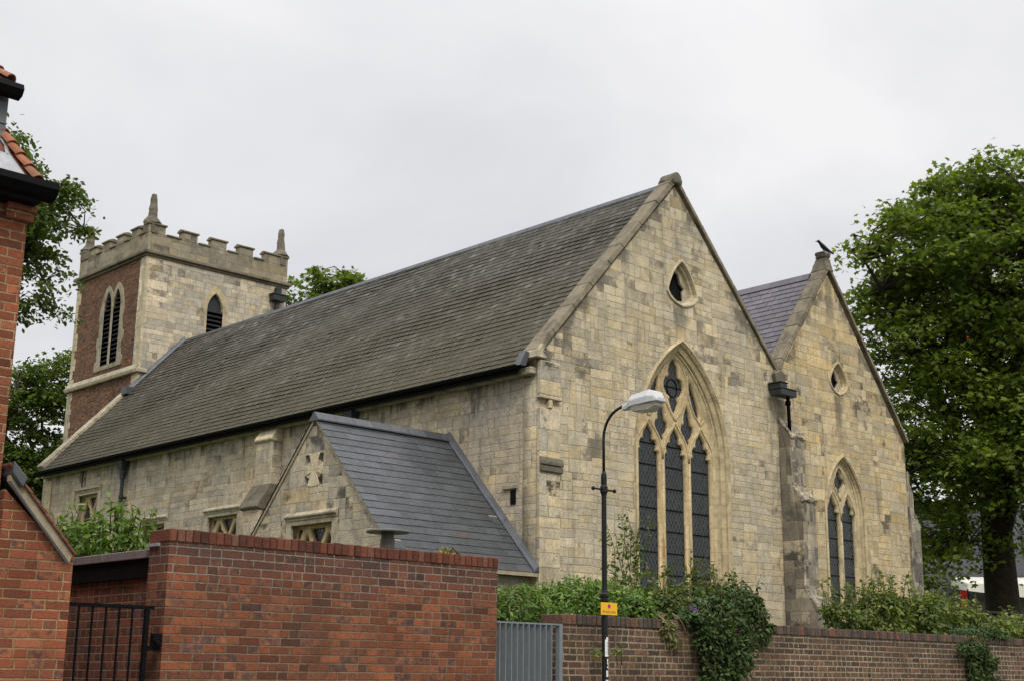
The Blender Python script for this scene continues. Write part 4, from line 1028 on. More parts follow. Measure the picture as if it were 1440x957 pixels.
shed = thing('brick_outbuilding', (6.6, 12.4, GZ), 'low flat-topped red brick outbuilding with black fascia behind the iron gate', 'outbuilding')
mb = MB(); mb.box(5.98, 6.24, 10.79, 13.6, GZ, .8); mb.build('wall', M['brick_shed'], shed)
mb = MB(); mb.box(5.93, 6.26, 10.79, 13.6, .8, .965); mb.build('fascia', M['felt'], shed)
mb = MB(); y = 10.79
while y < 13.5: mb.box(5.9, 6.3, y, y + .895, .967, 1.045); y += .9
mb.build('coping', M['coping_mauve'], shed, bevel=.006)

ig = thing('iron_gate', (5.35, 10.45, GZ), 'narrow black iron bar gate between the brick house and the garden wall', 'gate')
mb = MB(); mb.box(4.93, 5.78, 10.43, 10.46, .5, .53); mb.box(4.93, 5.78, 10.43, 10.46, GZ + .15, GZ + .18); pieces(mb, 'rail', M['black'], ig)
for x in (4.97, 5.105, 5.225, 5.345, 5.465, 5.585):
    mb = MB(); mb.tube([(x, 10.445, GZ + .18), (x, 10.445, .5)], .0105, 6); mb.build('bar', M['black'], ig)
mb = MB(); mb.box(5.7, 5.735, 10.425, 10.465, GZ + .13, .5); mb.build('stile', M['black'], ig)
mb = MB(); mb.box(5.735, 5.86, 10.43, 10.46, .16, .2); mb.box(5.78, 5.86, 10.41, 10.47, .19, .3); mb.tube([(5.8, 10.4, .24), (5.8, 10.36, .24)], .03, 8); mb.build('latch', M['black'], ig)

sg = thing('steel_gate', (10.4, 10.6, GZ), 'grey steel gate of upright flat bars between the red and brown walls', 'gate')
mb = MB(); mb.box(9.8, 10.9, 10.56, 10.62, .53, .548); mb.box(9.8, 10.84, 10.57, 10.61, GZ + .12, GZ + .16); pieces(mb, 'rail', M['steel'], sg)
x = 9.845
while x < 10.8:
    mb = MB(); mb.box(x - .005, x + .005, 10.55, 10.63, GZ + .16, .53); mb.build('bar', M['steel'], sg); x += .0875
mb = MB(); mb.box(10.85, 10.9, 10.56, 10.62, GZ, .53); mb.build('post', M['steel'], sg)

# ================================================================== BRICK HOUSE AT THE LEFT EDGE
house = thing('brick_house', (1, 12, GZ), 'red brick house with clay hip tiles and lean-to gable at the left edge', 'house')
HX = 4.285
mb = MB(); mb.box(-4.0, HX - .02, 10.25, 17.5, GZ, 3.7); mb.build('wall', M['brick_house'], house)
mb = MB(); mb.box(HX - .22, HX + .01, 10.19, 10.248, 3.54, 3.69); mb.box(HX - .225, HX + .02, 10.165, 10.248, 3.61, 3.69); mb.build('corbel_bricks', M['brick_house'], house, bevel=.006)
HY0, HZ0, HXE, PS = 10.06, 3.8, 4.29, 1.78
d1 = 2.2
mb = MB()
A = (-4.0, HY0, HZ0); B = (HXE, HY0, HZ0)
mb.v += [A, B, (HXE - d1, HY0 + d1, HZ0 + PS * d1), (-4.0, HY0 + d1, HZ0 + PS * d1), (HXE, 17.6, HZ0), (HXE - d1, 15.4, HZ0 + PS * d1), (-4, 17.6, HZ0), (-4, 15.4, HZ0 + PS * d1)]
mb.f += [(0, 1, 2, 3), (1, 4, 5, 2), (4, 6, 7, 5), (3, 2, 5, 7), (0, 3, 7, 6)]
mb.build('roof', M['tile_brown'], house)
mb = MB(); mb.box(-4, HXE - .02, HY0 - .02, 10.26, HZ0 - .14, HZ0 - .012); mb.build('soffit', M['black'], house)
mb = MB()
def hip_tiles(mb, P, D, L, n_, r):
    P, D = Vector(P), Vector(D).normalized(); side = D.cross(Vector((0, 0, 1))).normalized(); upv = side.cross(D)
    for k in range(n_):
        a, b = P + D * (L * k), P + D * (L * (k + 1.12))
        ra, rb = r * 1.12, r * .92
        i = len(mb.v); m = 9
        for (q, rr, o_) in ((a, ra, .014), (b, rb, 0), (a, ra - .014, .014), (b, rb - .014, 0)):
            for j in range(m):
                an = math.pi * j / (m - 1); mb.v.append(tuple(q + side * (math.cos(an) * rr) + upv * (math.sin(an) * rr * .75 + o_ - r * .3)))
        for j in range(m - 1):
            mb.f.append((i + j, i + j + 1, i + m + j + 1, i + m + j)); mb.f.append((i + 2 * m + j, i + 2 * m + j + 1, i + 3 * m + j + 1, i + 3 * m + j)); mb.f.append((i + j, i + j + 1, i + 2 * m + j + 1, i + 2 * m + j))
hip_tiles(mb, (HXE - .04, HY0 + .04, HZ0 + .07), (-1, 1, PS), .13, 14, .075)
mb.build('hip_tiles', M['tile_red'], house, smooth=False)
mb = MB()
prof = [(HY0 - .12, HZ0 + .03), (HY0 - .13, HZ0 - .03), (HY0 - .08, HZ0 - .09), (HY0 - .0, HZ0 - .115), (HY0 - .0, HZ0 - .1), (HY0 - .07, HZ0 - .075), (HY0 - .115, HZ0 - .025), (HY0 - .105, HZ0 + .03)]
mb.prism(prof, 'X', -4, HXE + .07)
mb.prism([(HY0 - .12, HZ0 + .03), (HY0 - .13, HZ0 - .03), (HY0 - .08, HZ0 - .09), (HY0, HZ0 - .115), (HY0, HZ0 + .03)], 'X', HXE + .072, HXE + .08)
mb.build('gutter', M['black'], house)
# lead-clad dormer beside the hip
mb = MB(); mb.box(2.0, 4.01, 10.27, 11.6, 3.9, 4.58); mb.build('dormer_cheek', M['lead_grey'], house)
mb = MB(); mb.box(1.95, 4.015, 10.26, 10.27, 4.34, 4.35); mb.build('dormer_seam', M['lead_grey'], house)
mb = MB(); q_ = lambda x, t: (x, HY0 + t - .012, HZ0 + PS * t + .012); mb.quad(q_(3.2, .01), q_(HXE - .12, .01), q_(HXE - .25, .14), q_(3.2, .17)); mb.quad(q_(4.0, .13), q_(HXE - .25, .14), q_(HXE - .36, .27), q_(4.0, .3)); mb.build('dormer_flashing', M['lead_light'], house)
mb = MB(); mb.prism([(10.2, 4.66), (10.12, 4.66), (10.1, 4.61), (10.13, 4.56), (10.2, 4.54)], 'X', 1.9, 4.065); mb.build('dormer_gutter', M['black'], house)
mb = MB(); mb.v += [(1.9, 10.15, 4.65), (4.03, 10.15, 4.65), (3.13, 11.05, 5.55), (1.9, 11.05, 5.55), (4.03, 12.2, 4.65), (3.13, 12.0, 5.55), (1.9, 12.2, 4.65)]; mb.f += [(0, 1, 2, 3), (1, 4, 5, 2), (0, 6, 4, 1), (3, 2, 5), (6, 4, 5, 3), (0, 3, 6)]; mb.build('dormer_roof', M['tile_brown'], house)
mb = MB(); hip_tiles(mb, (3.98, 10.19, 4.7), (-1, 1, 1.0), .13, 9, .07); mb.build('dormer_hip_tiles', M['tile_red'], house)
# lean-to
LX = 4.9
mb = MB(); mb.prism([(HX + .003, GZ), (LX, GZ), (LX, .9), (4.8, .9), (HX + .003, 1.36)], 'Y', 10.2, 12.5); mb.build('lean_to_wall', M['brick_house'], house)
lzt = lambda x: .92 + (4.83 - x) * 1.1
mb = MB(); slates(mb, (4.86, 12.5, lzt(4.86)), (4.86, 10.16, lzt(4.86)), (HX + .01, 12.5, lzt(HX + .01)), .1, .17, .011, seed=12); mb.build('lean_to_tiles', M['tile_brown'], house)
mb = MB(); mb.hexa([(4.84, 10.14, lzt(4.84) - .09), (HX + .01, 10.14, lzt(HX + .01) - .09), (HX + .01, 10.198, lzt(HX + .01) - .09), (4.84, 10.198, lzt(4.84) - .09)], [(4.86, 10.14, lzt(4.86) + .0), (HX + .01, 10.14, lzt(HX + .01)), (HX + .01, 10.198, lzt(HX + .01)), (4.86, 10.198, lzt(4.86))])
mb.build('verge_board', M['mortar_verge'], house)
mb = MB(); mb.hexa([(4.82, 10.13, lzt(4.84) - .1), (HX + .01, 10.13, lzt(HX + .01) - .115), (HX + .01, 10.139, lzt(HX + .01) - .115), (4.82, 10.139, lzt(4.84) - .1)], [(4.82, 10.13, lzt(4.84) - .085), (HX + .01, 10.13, lzt(HX + .01) - .09), (HX + .01, 10.139, lzt(HX + .01) - .09), (4.82, 10.139, lzt(4.84) - .085)]); mb.build('verge_edge', M['lead'], house)
mb = MB()
for k in range(9):
    x0_ = 4.87 - k * .066; x1_ = x0_ - .078
    mb.hexa([(x0_, 10.105, lzt(x0_) + .006), (x1_, 10.105, lzt(x1_) - .004), (x1_, 10.3, lzt(x1_) - .004), (x0_, 10.3, lzt(x0_) + .006)], [(x0_, 10.1, lzt(x0_) + .032), (x1_, 10.1, lzt(x1_) + .012), (x1_, 10.3, lzt(x1_) + .012), (x0_, 10.3, lzt(x0_) + .032)])
mb.build('verge_tiles', M['tile_brown'], house)
mb = MB(); mb.hexa([(4.38, 10.08, lzt(4.38) - .05), (HX + .005, 10.08, lzt(HX) - .05), (HX + .005, 12.4, lzt(HX) - .05), (4.38, 12.4, lzt(4.38) - .05)], [(4.41, 10.08, lzt(4.38) + .03), (HX + .005, 10.08, lzt(HX) + .05), (HX + .005, 12.4, lzt(HX) + .05), (4.41, 12.4, lzt(4.38) + .03)]); mb.build('lean_to_flashing', M['lead'], house, bevel=.008)

# ================================================================== STREET FURNITURE
lamp = thing('street_lamp', (11.31, 10.3, GZ), 'black street lamp post with ladder bar and pale grey lantern before the brown wall', 'street lamp')
LXp, LYp = 11.31, 10.3
mb = MB(); mb.lathe(LXp, LYp, [(.085, GZ + .1), (.085, GZ + .5), (.06, GZ + .62), (.036, GZ + .75), (.034, .78), (.036, .8), (.05, .81), (.05, .83), (.04, .84), (.052, .86), (.052, .885), (.038, .9), (.031, .93), (.029, 2.0), (.034, 2.02), (.045, 2.04), (.045, 2.1), (.034, 2.12), (.036, 2.2), (.03, 2.25), (.018, 2.28)], 14)
mb.build('post', M['post_black'], lamp)
mb = MB(); mb.tube([(LXp - .17, LYp, 2.07), (LXp + .17, LYp, 2.07)], .011, 8)
for s in (-1, 1): mb.lathe(LXp + s * .18, LYp, [(.006, 2.045), (.02, 2.055), (.025, 2.07), (.02, 2.085), (.006, 2.095)], 8)
mb.build('ladder_bar', M['post_black'], lamp)
mb = MB(); pts = [(LXp, LYp, 2.25), (LXp, LYp, 2.6)]
for a in np.linspace(0, 1.32, 9): pts.append((LXp, LYp - .33 * (1 - math.cos(a)) - 0.0, 2.66 + .34 * math.sin(a)))
mb.tube(pts + [(LXp, LYp - .36, 3.02)], .0165, 8); mb.build('arm', M['post_black'], lamp, smooth=True)
M['lamp_grey'] = mat_plain('pale_grey_lantern_shell', (0.5, 0.51, 0.52), .45, .4, 0, .12, 14)
n = NT('lamp_diffuser'); n.fin((0.42, 0.42, 0.36), .35, .5); M['diffuser'] = n.m
def head_ring(y, hw, zt, zb): return [(LXp - hw, y, zb), (LXp + hw, y, zb), (LXp + hw, y, (zt + zb) / 2), (LXp + hw * .6, y, zt), (LXp - hw * .6, y, zt), (LXp - hw, y, (zt + zb) / 2)]
rings = [head_ring(9.99, .03, 3.02, 2.95), head_ring(9.9, .05, 3.05, 2.955), head_ring(9.82, .1, 3.1, 2.965), head_ring(9.55, .115, 3.13, 2.975), head_ring(9.46, .1, 3.1, 2.98), head_ring(9.42, .08, 3.03, 2.985)]
mb = loft(rings); mb.f += [tuple(range(6)), tuple(range(30, 36))]; mb.build('lantern_shell', M['lamp_grey'], lamp, bevel=.006)
def bowl_ring(y, hw, zb, zt): return [(LXp - hw, y, zt), (LXp + hw, y, zt), (LXp + hw * .8, y, zb), (LXp - hw * .8, y, zb)]
mb = loft([bowl_ring(9.84, .07, 2.94, 2.963), bowl_ring(9.78, .1, 2.9, 2.968), bowl_ring(9.56, .1, 2.89, 2.973), bowl_ring(9.46, .08, 2.94, 2.98)]); mb.f += [(0, 1, 2, 3), (12, 13, 14, 15)]; mb.build('lantern_bowl', M['diffuser'], lamp, bevel=.01)
M['sticker'] = mat_plain('white_sticker_paper', (0.72, 0.72, 0.72), .6, .3, 0, .15, 30)
M['sticker_ink'] = mat_plain('grey_print', (0.12, 0.12, 0.13), .6)
def patch(mb, a0, a1, z0, z1, r=.0362, n=5):
    for k in range(n):
        b0, b1 = a0 + (a1 - a0) * k / n, a0 + (a1 - a0) * (k + 1) / n
        mb.quad(*[(LXp + r * math.cos(a), LYp + r * math.sin(a), z) for a, z in ((b0, z0), (b1, z0), (b1, z1), (b0, z1))])
mb = MB(); patch(mb, -2.35, -.85, .2, .385); patch(mb, -1.95, -.85, .385, .41); mb.build('sticker', M['sticker'], lamp)
mb = MB()
for k in range(9): patch(mb, -1.9, -1.2, .225 + k * .016, .23 + k * .016, .0368)
mb.build('sticker_print', M['sticker_ink'], lamp)
mb = MB(); patch(mb, -2.0, -1.0, -.02, .05); patch(mb, -2.2, -.9, -.2, -.05); mb.build('sticker', M['sticker'], lamp)
mb = MB(); patch(mb, -1.7, -1.0, .15, .175); patch(mb, -1.7, -1.45, .13, .15); patch(mb, -1.65, -1.05, .115, .135); patch(mb, -1.25, -.98, .09, .115); patch(mb, -1.7, -1.05, .075, .095); mb.build('painted_mark', M['sticker'], lamp)

psign = thing('parking_sign', (11.33, 10.25, .66), 'small yellow no waiting sign strapped to the lamp post', 'sign')
M['sign_yellow'] = mat_plain('sign_yellow', (0.75, 0.4, 0.015), .45, .4, 0, .06, 10)
M['sign_black'] = mat_plain('sign_lettering', (0.02, 0.016, 0.015), .5)
M['sign_blue'] = mat_plain('sign_blue', (0.02, 0.05, 0.28), .5)
M['sign_red'] = mat_plain('sign_red', (0.5, 0.02, 0.02), .5)
SX0, SX1, SZ0, SZ1, SY = 11.2, 11.47, .655, .792, 10.255
mb = MB(); mb.box(SX0, SX1, SY, SY + .004, SZ0, SZ1); mb.build('plate', M['sign_yellow'], psign)
def disc(mb, cx, cz, r0, r1, y, n=24):
    i = len(mb.v)
    for k in range(n):
        a = 2 * math.pi * k / n; mb.v += [(cx + r0 * math.cos(a), y, cz + r0 * math.sin(a)), (cx + r1 * math.cos(a), y, cz + r1 * math.sin(a))]
    for k in range(n):
        k2 = (k + 1) % n; mb.f.append((i + 2 * k, i + 2 * k2, i + 2 * k2 + 1, i + 2 * k + 1))
cxs, czs = (SX0 + SX1) / 2, .75
mb = MB(); disc(mb, cxs, czs, .0005, .018, SY - .001); mb.build('roundel_blue', M['sign_blue'], psign)
mb = MB(); disc(mb, cxs, czs, .016, .024, SY - .0015)
q = Vector((.016, 0, -.016)); t = Vector((.003, 0, .003)); c0 = Vector((cxs, SY - .0018, czs))
mb.quad(c0 - q - t, c0 + q - t, c0 + q + t, c0 - q + t); mb.build('roundel_red', M['sign_red'], psign)
def text(body, size, loc, mat, name, parent, align='CENTER'):
    cu = bpy.data.curves.new('t', 'FONT'); cu.body = body; cu.size = size; cu.align_x = align; cu.align_y = 'CENTER'
    o = bpy.data.objects.new('t', cu); me = bpy.data.meshes.new_from_object(o); bpy.data.objects.remove(o); bpy.data.curves.remove(cu)
    for v in me.vertices: x, y = v.co.x, v.co.y; v.co = (loc[0] + x, loc[1], loc[2] + y)
    me.update(); return finish(name, me, mat, parent)
text('At any time', .047, (cxs, SY - .001, .69), M['sign_black'], 'lettering', psign)
mb = MB(); mb.box(LXp - .05, LXp + .05, SY + .004, LYp + .04, .71, .735); mb.build('bracket', M['black'], psign)

bol = thing('garden_lantern', (11.5, 14.5, GZ), 'round capped grey pillar lantern standing behind the red garden wall', 'lantern')
mb = MB(); mb.lathe(11.5, 14.5, [(.09, GZ), (.09, 1.3), (.1, 1.3), (.1, 1.42), (.085, 1.43)], 16); mb.build('pillar', M['concrete'], bol, smooth=False)
n = NT('lantern_glass'); n.fin((0.3, 0.31, 0.27), .15, .5); M['lantern_glass'] = n.m
mb = MB(); mb.lathe(11.5, 14.5, [(.082, 1.43), (.082, 1.66)], 16); mb.build('glass', M['lantern_glass'], bol, smooth=True)
mb = MB(); mb.lathe(11.5, 14.5, [(.1, 1.66), (.1, 1.79), (.088, 1.79), (.088, 1.87)], 16); mb.build('collar', M['concrete'], bol)
mb = MB(); mb.lathe(11.5, 14.5, [(.295, 1.87), (.3, 1.885), (.29, 1.9), (.1, 1.925), (.02, 1.93)], 28); mb.build('cap', M['concrete'], bol)

# ================================================================== CROW
def crow():
    o = thing('crow', (28.34, 18.1, 10.57), 'black crow perched on the right gable finial', 'bird')
    M['feather'] = mat_plain('black_feather', (0.008, 0.008, 0.01), .45, .4)
    # spine from tail to head, facing left and back
    D = Vector((-.8, .45, 0)).normalized(); B0 = Vector((28.34, 18.1, 10.57))
    prof = [(-.27, .02, .012, .03), (-.18, .055, .02, .04), (-.1, .1, .05, .055), (0, .16, .075, .075), (.07, .22, .07, .068), (.11, .275, .05, .05), (.135, .31, .046, .046), (.165, .318, .035, .034), (.19, .312, .016, .015), (.235, .3, .005, .006)]
    mb = MB(); m = 12; sd_ = D.cross(Vector((0, 0, 1)))
    for s, z, ry, rz in prof:
        for j in range(m):
            a = 2 * math.pi * j / m; mb.v.append(tuple(B0 + D * s + Vector((0, 0, z + rz * math.sin(a))) + sd_ * (ry * math.cos(a))))
    for k in range(len(prof) - 1):
        for j in range(m): mb.f.append((k * m + j, k * m + (j + 1) % m, (k + 1) * m + (j + 1) % m, (k + 1) * m + j))
    mb.f += [tuple(range(m)), tuple(range((len(prof) - 1) * m, len(prof) * m))]
    mb.build('body', M['feather'], o, smooth=True)
    for s in (-1, 1):
        mb = MB(); c_ = B0 + sd_ * (s * .035)
        mb.tube([c_ + Vector((0, 0, .11)), c_ + D * .015 + Vector((0, 0, .05)), c_ + D * .01], .009, 6)
        for k in (-.6, 0, .6): mb.tube([c_ + D * .01 + Vector((0, 0, .006)), c_ + D * .055 + sd_ * (k * .04) + Vector((0, 0, .004))], .006, 5)
        mb.build('leg', M['feather'], o)
crow()

# ================================================================== VEGETATION
def leaf_tpl(kind):
    if kind == 'lens':   v = [(0, 0, 0), (.3, .17, .05), (.72, .15, .05), (1, 0, -.03), (.72, -.15, .05), (.3, -.17, .05)]; f = [(0, 3, 2, 1), (0, 5, 4, 3)]
    elif kind == 'oval': v = [(0, 0, 0), (.35, .27, .06), (.75, .2, .05), (1, 0, -.05), (.75, -.2, .05), (.35, -.27, .06)]; f = [(0, 3, 2, 1), (0, 5, 4, 3)]
    elif kind == 'maple': v = [(0, 0, 0), (-.05, .42, -.02), (.3, .26, .04), (.5, .52, -.04), (.62, .2, .03), (1, 0, -.08), (.62, -.2, .03), (.5, -.52, -.04), (.3, -.26, .04), (-.05, -.42, -.02)]; f = [(0, 2, 1), (0, 4, 3, 2), (0, 6, 5, 4), (0, 8, 7, 6), (0, 9, 8)]
    else: v = [(0, 0, 0), (.5, .33, .06), (1, 0, -.04), (.5, -.33, .06)]; f = [(0, 2, 1), (0, 3, 2)]
    return np.array(v), f

def leaf_mesh(P, size, kind, rng, upbias=.5, outward=None, droop=0.0, jitter=.35):
    N = len(P); tv, tf = leaf_tpl(kind)
    nrm = rng.normal(size=(N, 3)); nrm /= np.linalg.norm(nrm, axis=1, keepdims=True)
    nrm[:, 2] = np.abs(nrm[:, 2]); nrm += np.array([0, 0, upbias])
    if outward is not None: nrm += outward
    nrm /= np.linalg.norm(nrm, axis=1, keepdims=True)
    t = rng.normal(size=(N, 3)); t[:, 2] -= droop
    if outward is not None: t += outward * .8
    t -= nrm * (t * nrm).sum(1, keepdims=True); t /= np.linalg.norm(t, axis=1, keepdims=True) + 1e-9
    b = np.cross(nrm, t)
    sz = size * (1 + jitter * rng.uniform(-1, 1, N))
    V = P[:, None, :] + sz[:, None, None] * (tv[None, :, 0:1] * t[:, None, :] + tv[None, :, 1:2] * b[:, None, :] + tv[None, :, 2:3] * nrm[:, None, :])
    nv = len(tv)
    verts = V.reshape(-1, 3)
    loops, tot = [], []
    for f in tf: loops += list(f); tot.append(len(f))
    loops = np.array(loops); L = (loops[None, :] + (np.arange(N) * nv)[:, None]).ravel().astype(np.int32)
    T = np.tile(np.array(tot, dtype=np.int32), N)
    me = bpy.data.meshes.new('leaves')
    me.vertices.add(len(verts)); me.vertices.foreach_set('co', verts.astype(np.float32).ravel())
    me.loops.add(len(L)); me.loops.foreach_set('vertex_index', L)
    me.polygons.add(len(T)); st = np.concatenate([[0], np.cumsum(T)[:-1]]).astype(np.int32)
    me.polygons.foreach_set('loop_start', st)
    try: me.polygons.foreach_set('loop_total', T)
    except Exception: pass
    me.update(calc_edges=True); me.validate()
    return me

L1 = mat_leaf('sycamore_leaf', [(0, (0.06, 0.092, 0.016)), (0.5, (0.115, 0.165, 0.028)), (0.85, (0.17, 0.225, 0.042)), (1, (0.22, 0.26, 0.058))], .45, clump=.35)
L2 = mat_leaf('dark_tree_leaf', [(0, (0.045, 0.075, 0.016)), (0.5, (0.085, 0.128, 0.028)), (1, (0.15, 0.19, 0.046))], .4, clump=.35)
L3 = mat_leaf('laurel_leaf', [(0, (0.065, 0.125, 0.018)), (0.5, (0.11, 0.2, 0.03)), (0.85, (0.16, 0.27, 0.045)), (1, (0.25, 0.36, 0.08))], .35, rough=.45, spec=.35, clump=1.5)
L4 = mat_leaf('climber_leaf', [(0, (0.045, 0.075, 0.017)), (0.45, (0.08, 0.125, 0.026)), (0.8, (0.125, 0.17, 0.036)), (0.93, (0.17, 0.17, 0.05)), (1, (0.2, 0.1, 0.04))], .35, clump=2.0)
L5 = mat_leaf('ivy_leaf', [(0, (0.025, 0.045, 0.014)), (0.5, (0.04, 0.072, 0.02)), (0.9, (0.07, 0.115, 0.034)), (1, (0.12, 0.16, 0.06))], .22, rough=.6, spec=.25, clump=2.5)
L6 = mat_leaf('hedge_leaf', [(0, (0.06, 0.095, 0.018)), (0.45, (0.1, 0.145, 0.028)), (0.85, (0.165, 0.205, 0.045)), (1, (0.24, 0.23, 0.075))], .35, clump=1.6)
L7 = mat_leaf('stonecrop_leaf', [(0, (0.35, 0.28, 0.03)), (1, (0.5, 0.4, 0.06))], .2)

def tree(name, label, base, trunk_r, trunk_top, ells, nclus, leaf, per, size, kind, mat, bark, group=None, seed=1, nlimb=14, sig=.75, lean=(0, 0), flat=.5, upb=.55, droop=.3, shell=.55, burr=0):
    rng = np.random.default_rng(seed); rg = random.Random(seed)
    root = thing(name, base, label, 'tree', group)
    base = np.array(base, float); top = np.array([base[0] + lean[0], base[1] + lean[1], trunk_top])
    mb = MB()
    # trunk
    tp, tr = [], []
    for k in range(9):
        f = k / 8; w = math.sin(f * 5 + seed) * trunk_r * .25
        tp.append(tuple(base + (top - base) * f + np.array([w * .7, w * .5, 0]) * (1 if k else 0)))
        tr.append(trunk_r * ((1.35 - 1.6 * f) if f < .18 else (1.06 - .45 * f)))
    mb.tube(tp, tr, 12)
    # cluster centres inside the crown ellipsoids, pushed towards their surface
    wts = np.array([e[3] * e[4] * e[5] for e in ells]); wts = wts / wts.sum()
    C_ = []
    while len(C_) < nclus:
        e = ells[rng.choice(len(ells), p=wts)]
        d = rng.normal(size=3); d /= np.linalg.norm(d); r = rng.uniform(shell ** 3, 1) ** (1 / 3)
        C_.append(np.array(e[:3]) + d * r * np.array(e[3:6]))
    C_ = np.array(C_)
    # limbs to a spread of targets, then twigs from limbs to clusters
    tg_i = [0]
    for _ in range(nlimb - 1):
        dd = np.min(np.linalg.norm(C_[:, None] - C_[tg_i][None], axis=2), axis=1); tg_i.append(int(np.argmax(dd * rng.uniform(.7, 1, len(C_)))))
    nodes = []
    for i in tg_i:
        T = C_[i]; f = rng.uniform(.5, 1.0); s0 = base + (top - base) * f
        pts, rad = [], []
        mid = (s0 + T) / 2 + np.array([rng.normal() * .4, rng.normal() * .4, np.linalg.norm(T - s0) * .12])
        for k in range(8):
            u = k / 7; q = s0 * (1 - u) ** 2 + mid * 2 * u * (1 - u) + T * u * u
            pts.append(tuple(q + rng.normal(size=3) * .06 * (k > 0))); rad.append(trunk_r * .32 * (1 - u) ** .8 + min(.04, trunk_r * .06)); 
            if k > 1: nodes.append(q)
        mb.tube(pts, rad, 6)
    nodes = np.array(nodes)
    for c_ in C_:
        dd = np.linalg.norm(nodes - c_, axis=1) + np.maximum(0, nodes[:, 2] - c_[2]) * .6; q = nodes[int(np.argmin(dd))]
        m_ = (q + c_) / 2 + rng.normal(size=3) * .15 + np.array([0, 0, .15])
        mb.tube([tuple(q), tuple(m_), tuple(c_)], [min(.05, trunk_r * .1), min(.032, trunk_r * .06), .01], 4, cap=False)
    for k in range(burr):
        a = rg.uniform(0, 6.28); rr = trunk_r * rg.uniform(.5, .8); c_ = base + np.array([math.cos(a) * trunk_r * .7, math.sin(a) * trunk_r * .7, rg.uniform(.8, 2.2) * 1.0])
        mb.lathe(c_[0], c_[1], [(rr * .3, c_[2] - rr), (rr * .85, c_[2] - rr * .55), (rr, c_[2]), (rr * .8, c_[2] + rr * .6), (rr * .25, c_[2] + rr)], 9)
    mb.build('trunk', bark, root, smooth=True)
    # leaves: flattened sprays round each cluster
    cen = C_.mean(0)
    n_each = rng.integers(int(per * .6), int(per * 1.4), len(C_))
    idx = np.repeat(np.arange(len(C_)), n_each)
    sg_ = sig * rng.uniform(.65, 1.25, len(C_))
    off = rng.normal(size=(len(idx), 3)) * sg_[idx][:, None] * np.array([1, 1, flat])
    off[:, 2] -= .16 * (off[:, 0] ** 2 + off[:, 1] ** 2) / sig
    P = C_[idx] + off
    me = leaf_mesh(P, size, kind, rng, upb, None, droop)
    finish('crown', me, mat, root)
    return root

# reparenting keeps world placement: parts are modelled in world coordinates
# -- right-hand sycamore
def D(px, py, dep):                      # a world point seen at photo pixel (px,py) and depth, used to lay out the planting
    a, b = (px - 720) / 1869.8 * dep, (py - 478.5) / 1869.8 * dep
    return r2 * a - u2 * b + fw * dep
b0 = D(1412, 868, 44)
def el(px, py, dep, rx, ry, rz): c_ = D(px, py, dep); return (c_.x, c_.y, c_.z, rx, ry, rz)
tree('sycamore_tree', 'tall broad green sycamore with a dark burred trunk at the right beyond the churchyard wall', (b0.x, b0.y, GZ), .62, b0.z + 7.5,
     [el(1420, 420, 44, 4.4, 4.4, 4.9), el(1300, 400, 43, 2.6, 2.6, 3.0), el(1265, 345, 43.5, 1.6, 1.6, 1.3), el(1245, 440, 44, 1.5, 1.6, 2.0), el(1500, 400, 45, 4.4, 4.2, 4.8), el(1375, 300, 44, 2.6, 2.6, 1.8), el(1275, 520, 43, 1.5, 2.0, 1.7), el(1310, 590, 42.5, 2.1, 2.6, 2.2), el(1315, 680, 42.5, 1.7, 1.8, 1.6), el(1320, 765, 42, 1.6, 1.6, 1.4), el(1310, 720, 43.5, 1.7, 1.7, 1.7), el(1355, 770, 45, 1.2, 1.6, 1.1), el(1365, 700, 45.5, 1.5, 1.8, 1.5), el(1335, 670, 46, 2.0, 1.8, 1.8), el(1460, 700, 42.0, 1.5, 1.4, 1.5), el(1440, 610, 41, 2.2, 1.8, 2.0), el(1385, 560, 41, 2.0, 1.8, 1.8), el(1300, 790, 43, 1.4, 1.6, 1.1), el(1355, 640, 41.5, 1.7, 1.6, 1.7), el(1390, 620, 46, 2.0, 2.4, 1.8), el(1490, 640, 44, 2.4, 2.6, 2.6)],
     880, None, 82, .17, 'maple', L1, M['bark'], seed=5, nlimb=24, sig=.46, flat=.36, shell=.25, burr=5)
# -- left trees
b1 = D(-170, 820, 37)
tree('lime_tree', 'green lime with drooping branches hanging between the brick house and the tower', (b1.x, b1.y, GZ), .22, b1.z + 13.5,
     [el(35, 215, 37, .8, .8, .5), el(75, 275, 37, .75, .8, .55), el(55, 330, 37, 1.0, 1.0, .6), el(105, 333, 37, .45, .5, .25), el(50, 375, 37, .9, .9, .4), el(75, 420, 37, .65, .7, .45), el(45, 435, 37, .6, .8, .35), el(15, 280, 37.5, 1.0, 1.2, 1.6), el(-40, 300, 38, 1.8, 2.0, 3.4)],
     310, None, 95, .15, 'oval', L2, M['bark_grey'], seed=8, nlimb=14, sig=.27, flat=.36, droop=.9, upb=.3, group='trees beyond the church')
b2 = D(68, 770, 58)
tree('ash_tree', 'leafy green tree with visible forking trunk behind the west end of the nave roof', (b2.x, b2.y, GZ), .42, b2.z + 4.5,
     [el(85, 545, 58, 1.8, 1.8, 1.4), el(40, 550, 58, 1.9, 1.7, 1.3), el(95, 515, 58, 1.1, 1.2, .7), el(20, 620, 58, 2.0, 2.0, 1.4), el(60, 640, 58, 1.8, 1.8, 1.3), el(30, 690, 57, 1.6, 1.6, 1.2), el(-40, 610, 58, 2.0, 2.0, 2.6), el(10, 740, 57, 1.6, 1.6, 1.6)],
     170, None, 100, .19, 'maple', L2, M['bark_grey'], seed=11, nlimb=16, sig=.48, flat=.4, group='trees beyond the church')
b3 = D(455, 700, 78)
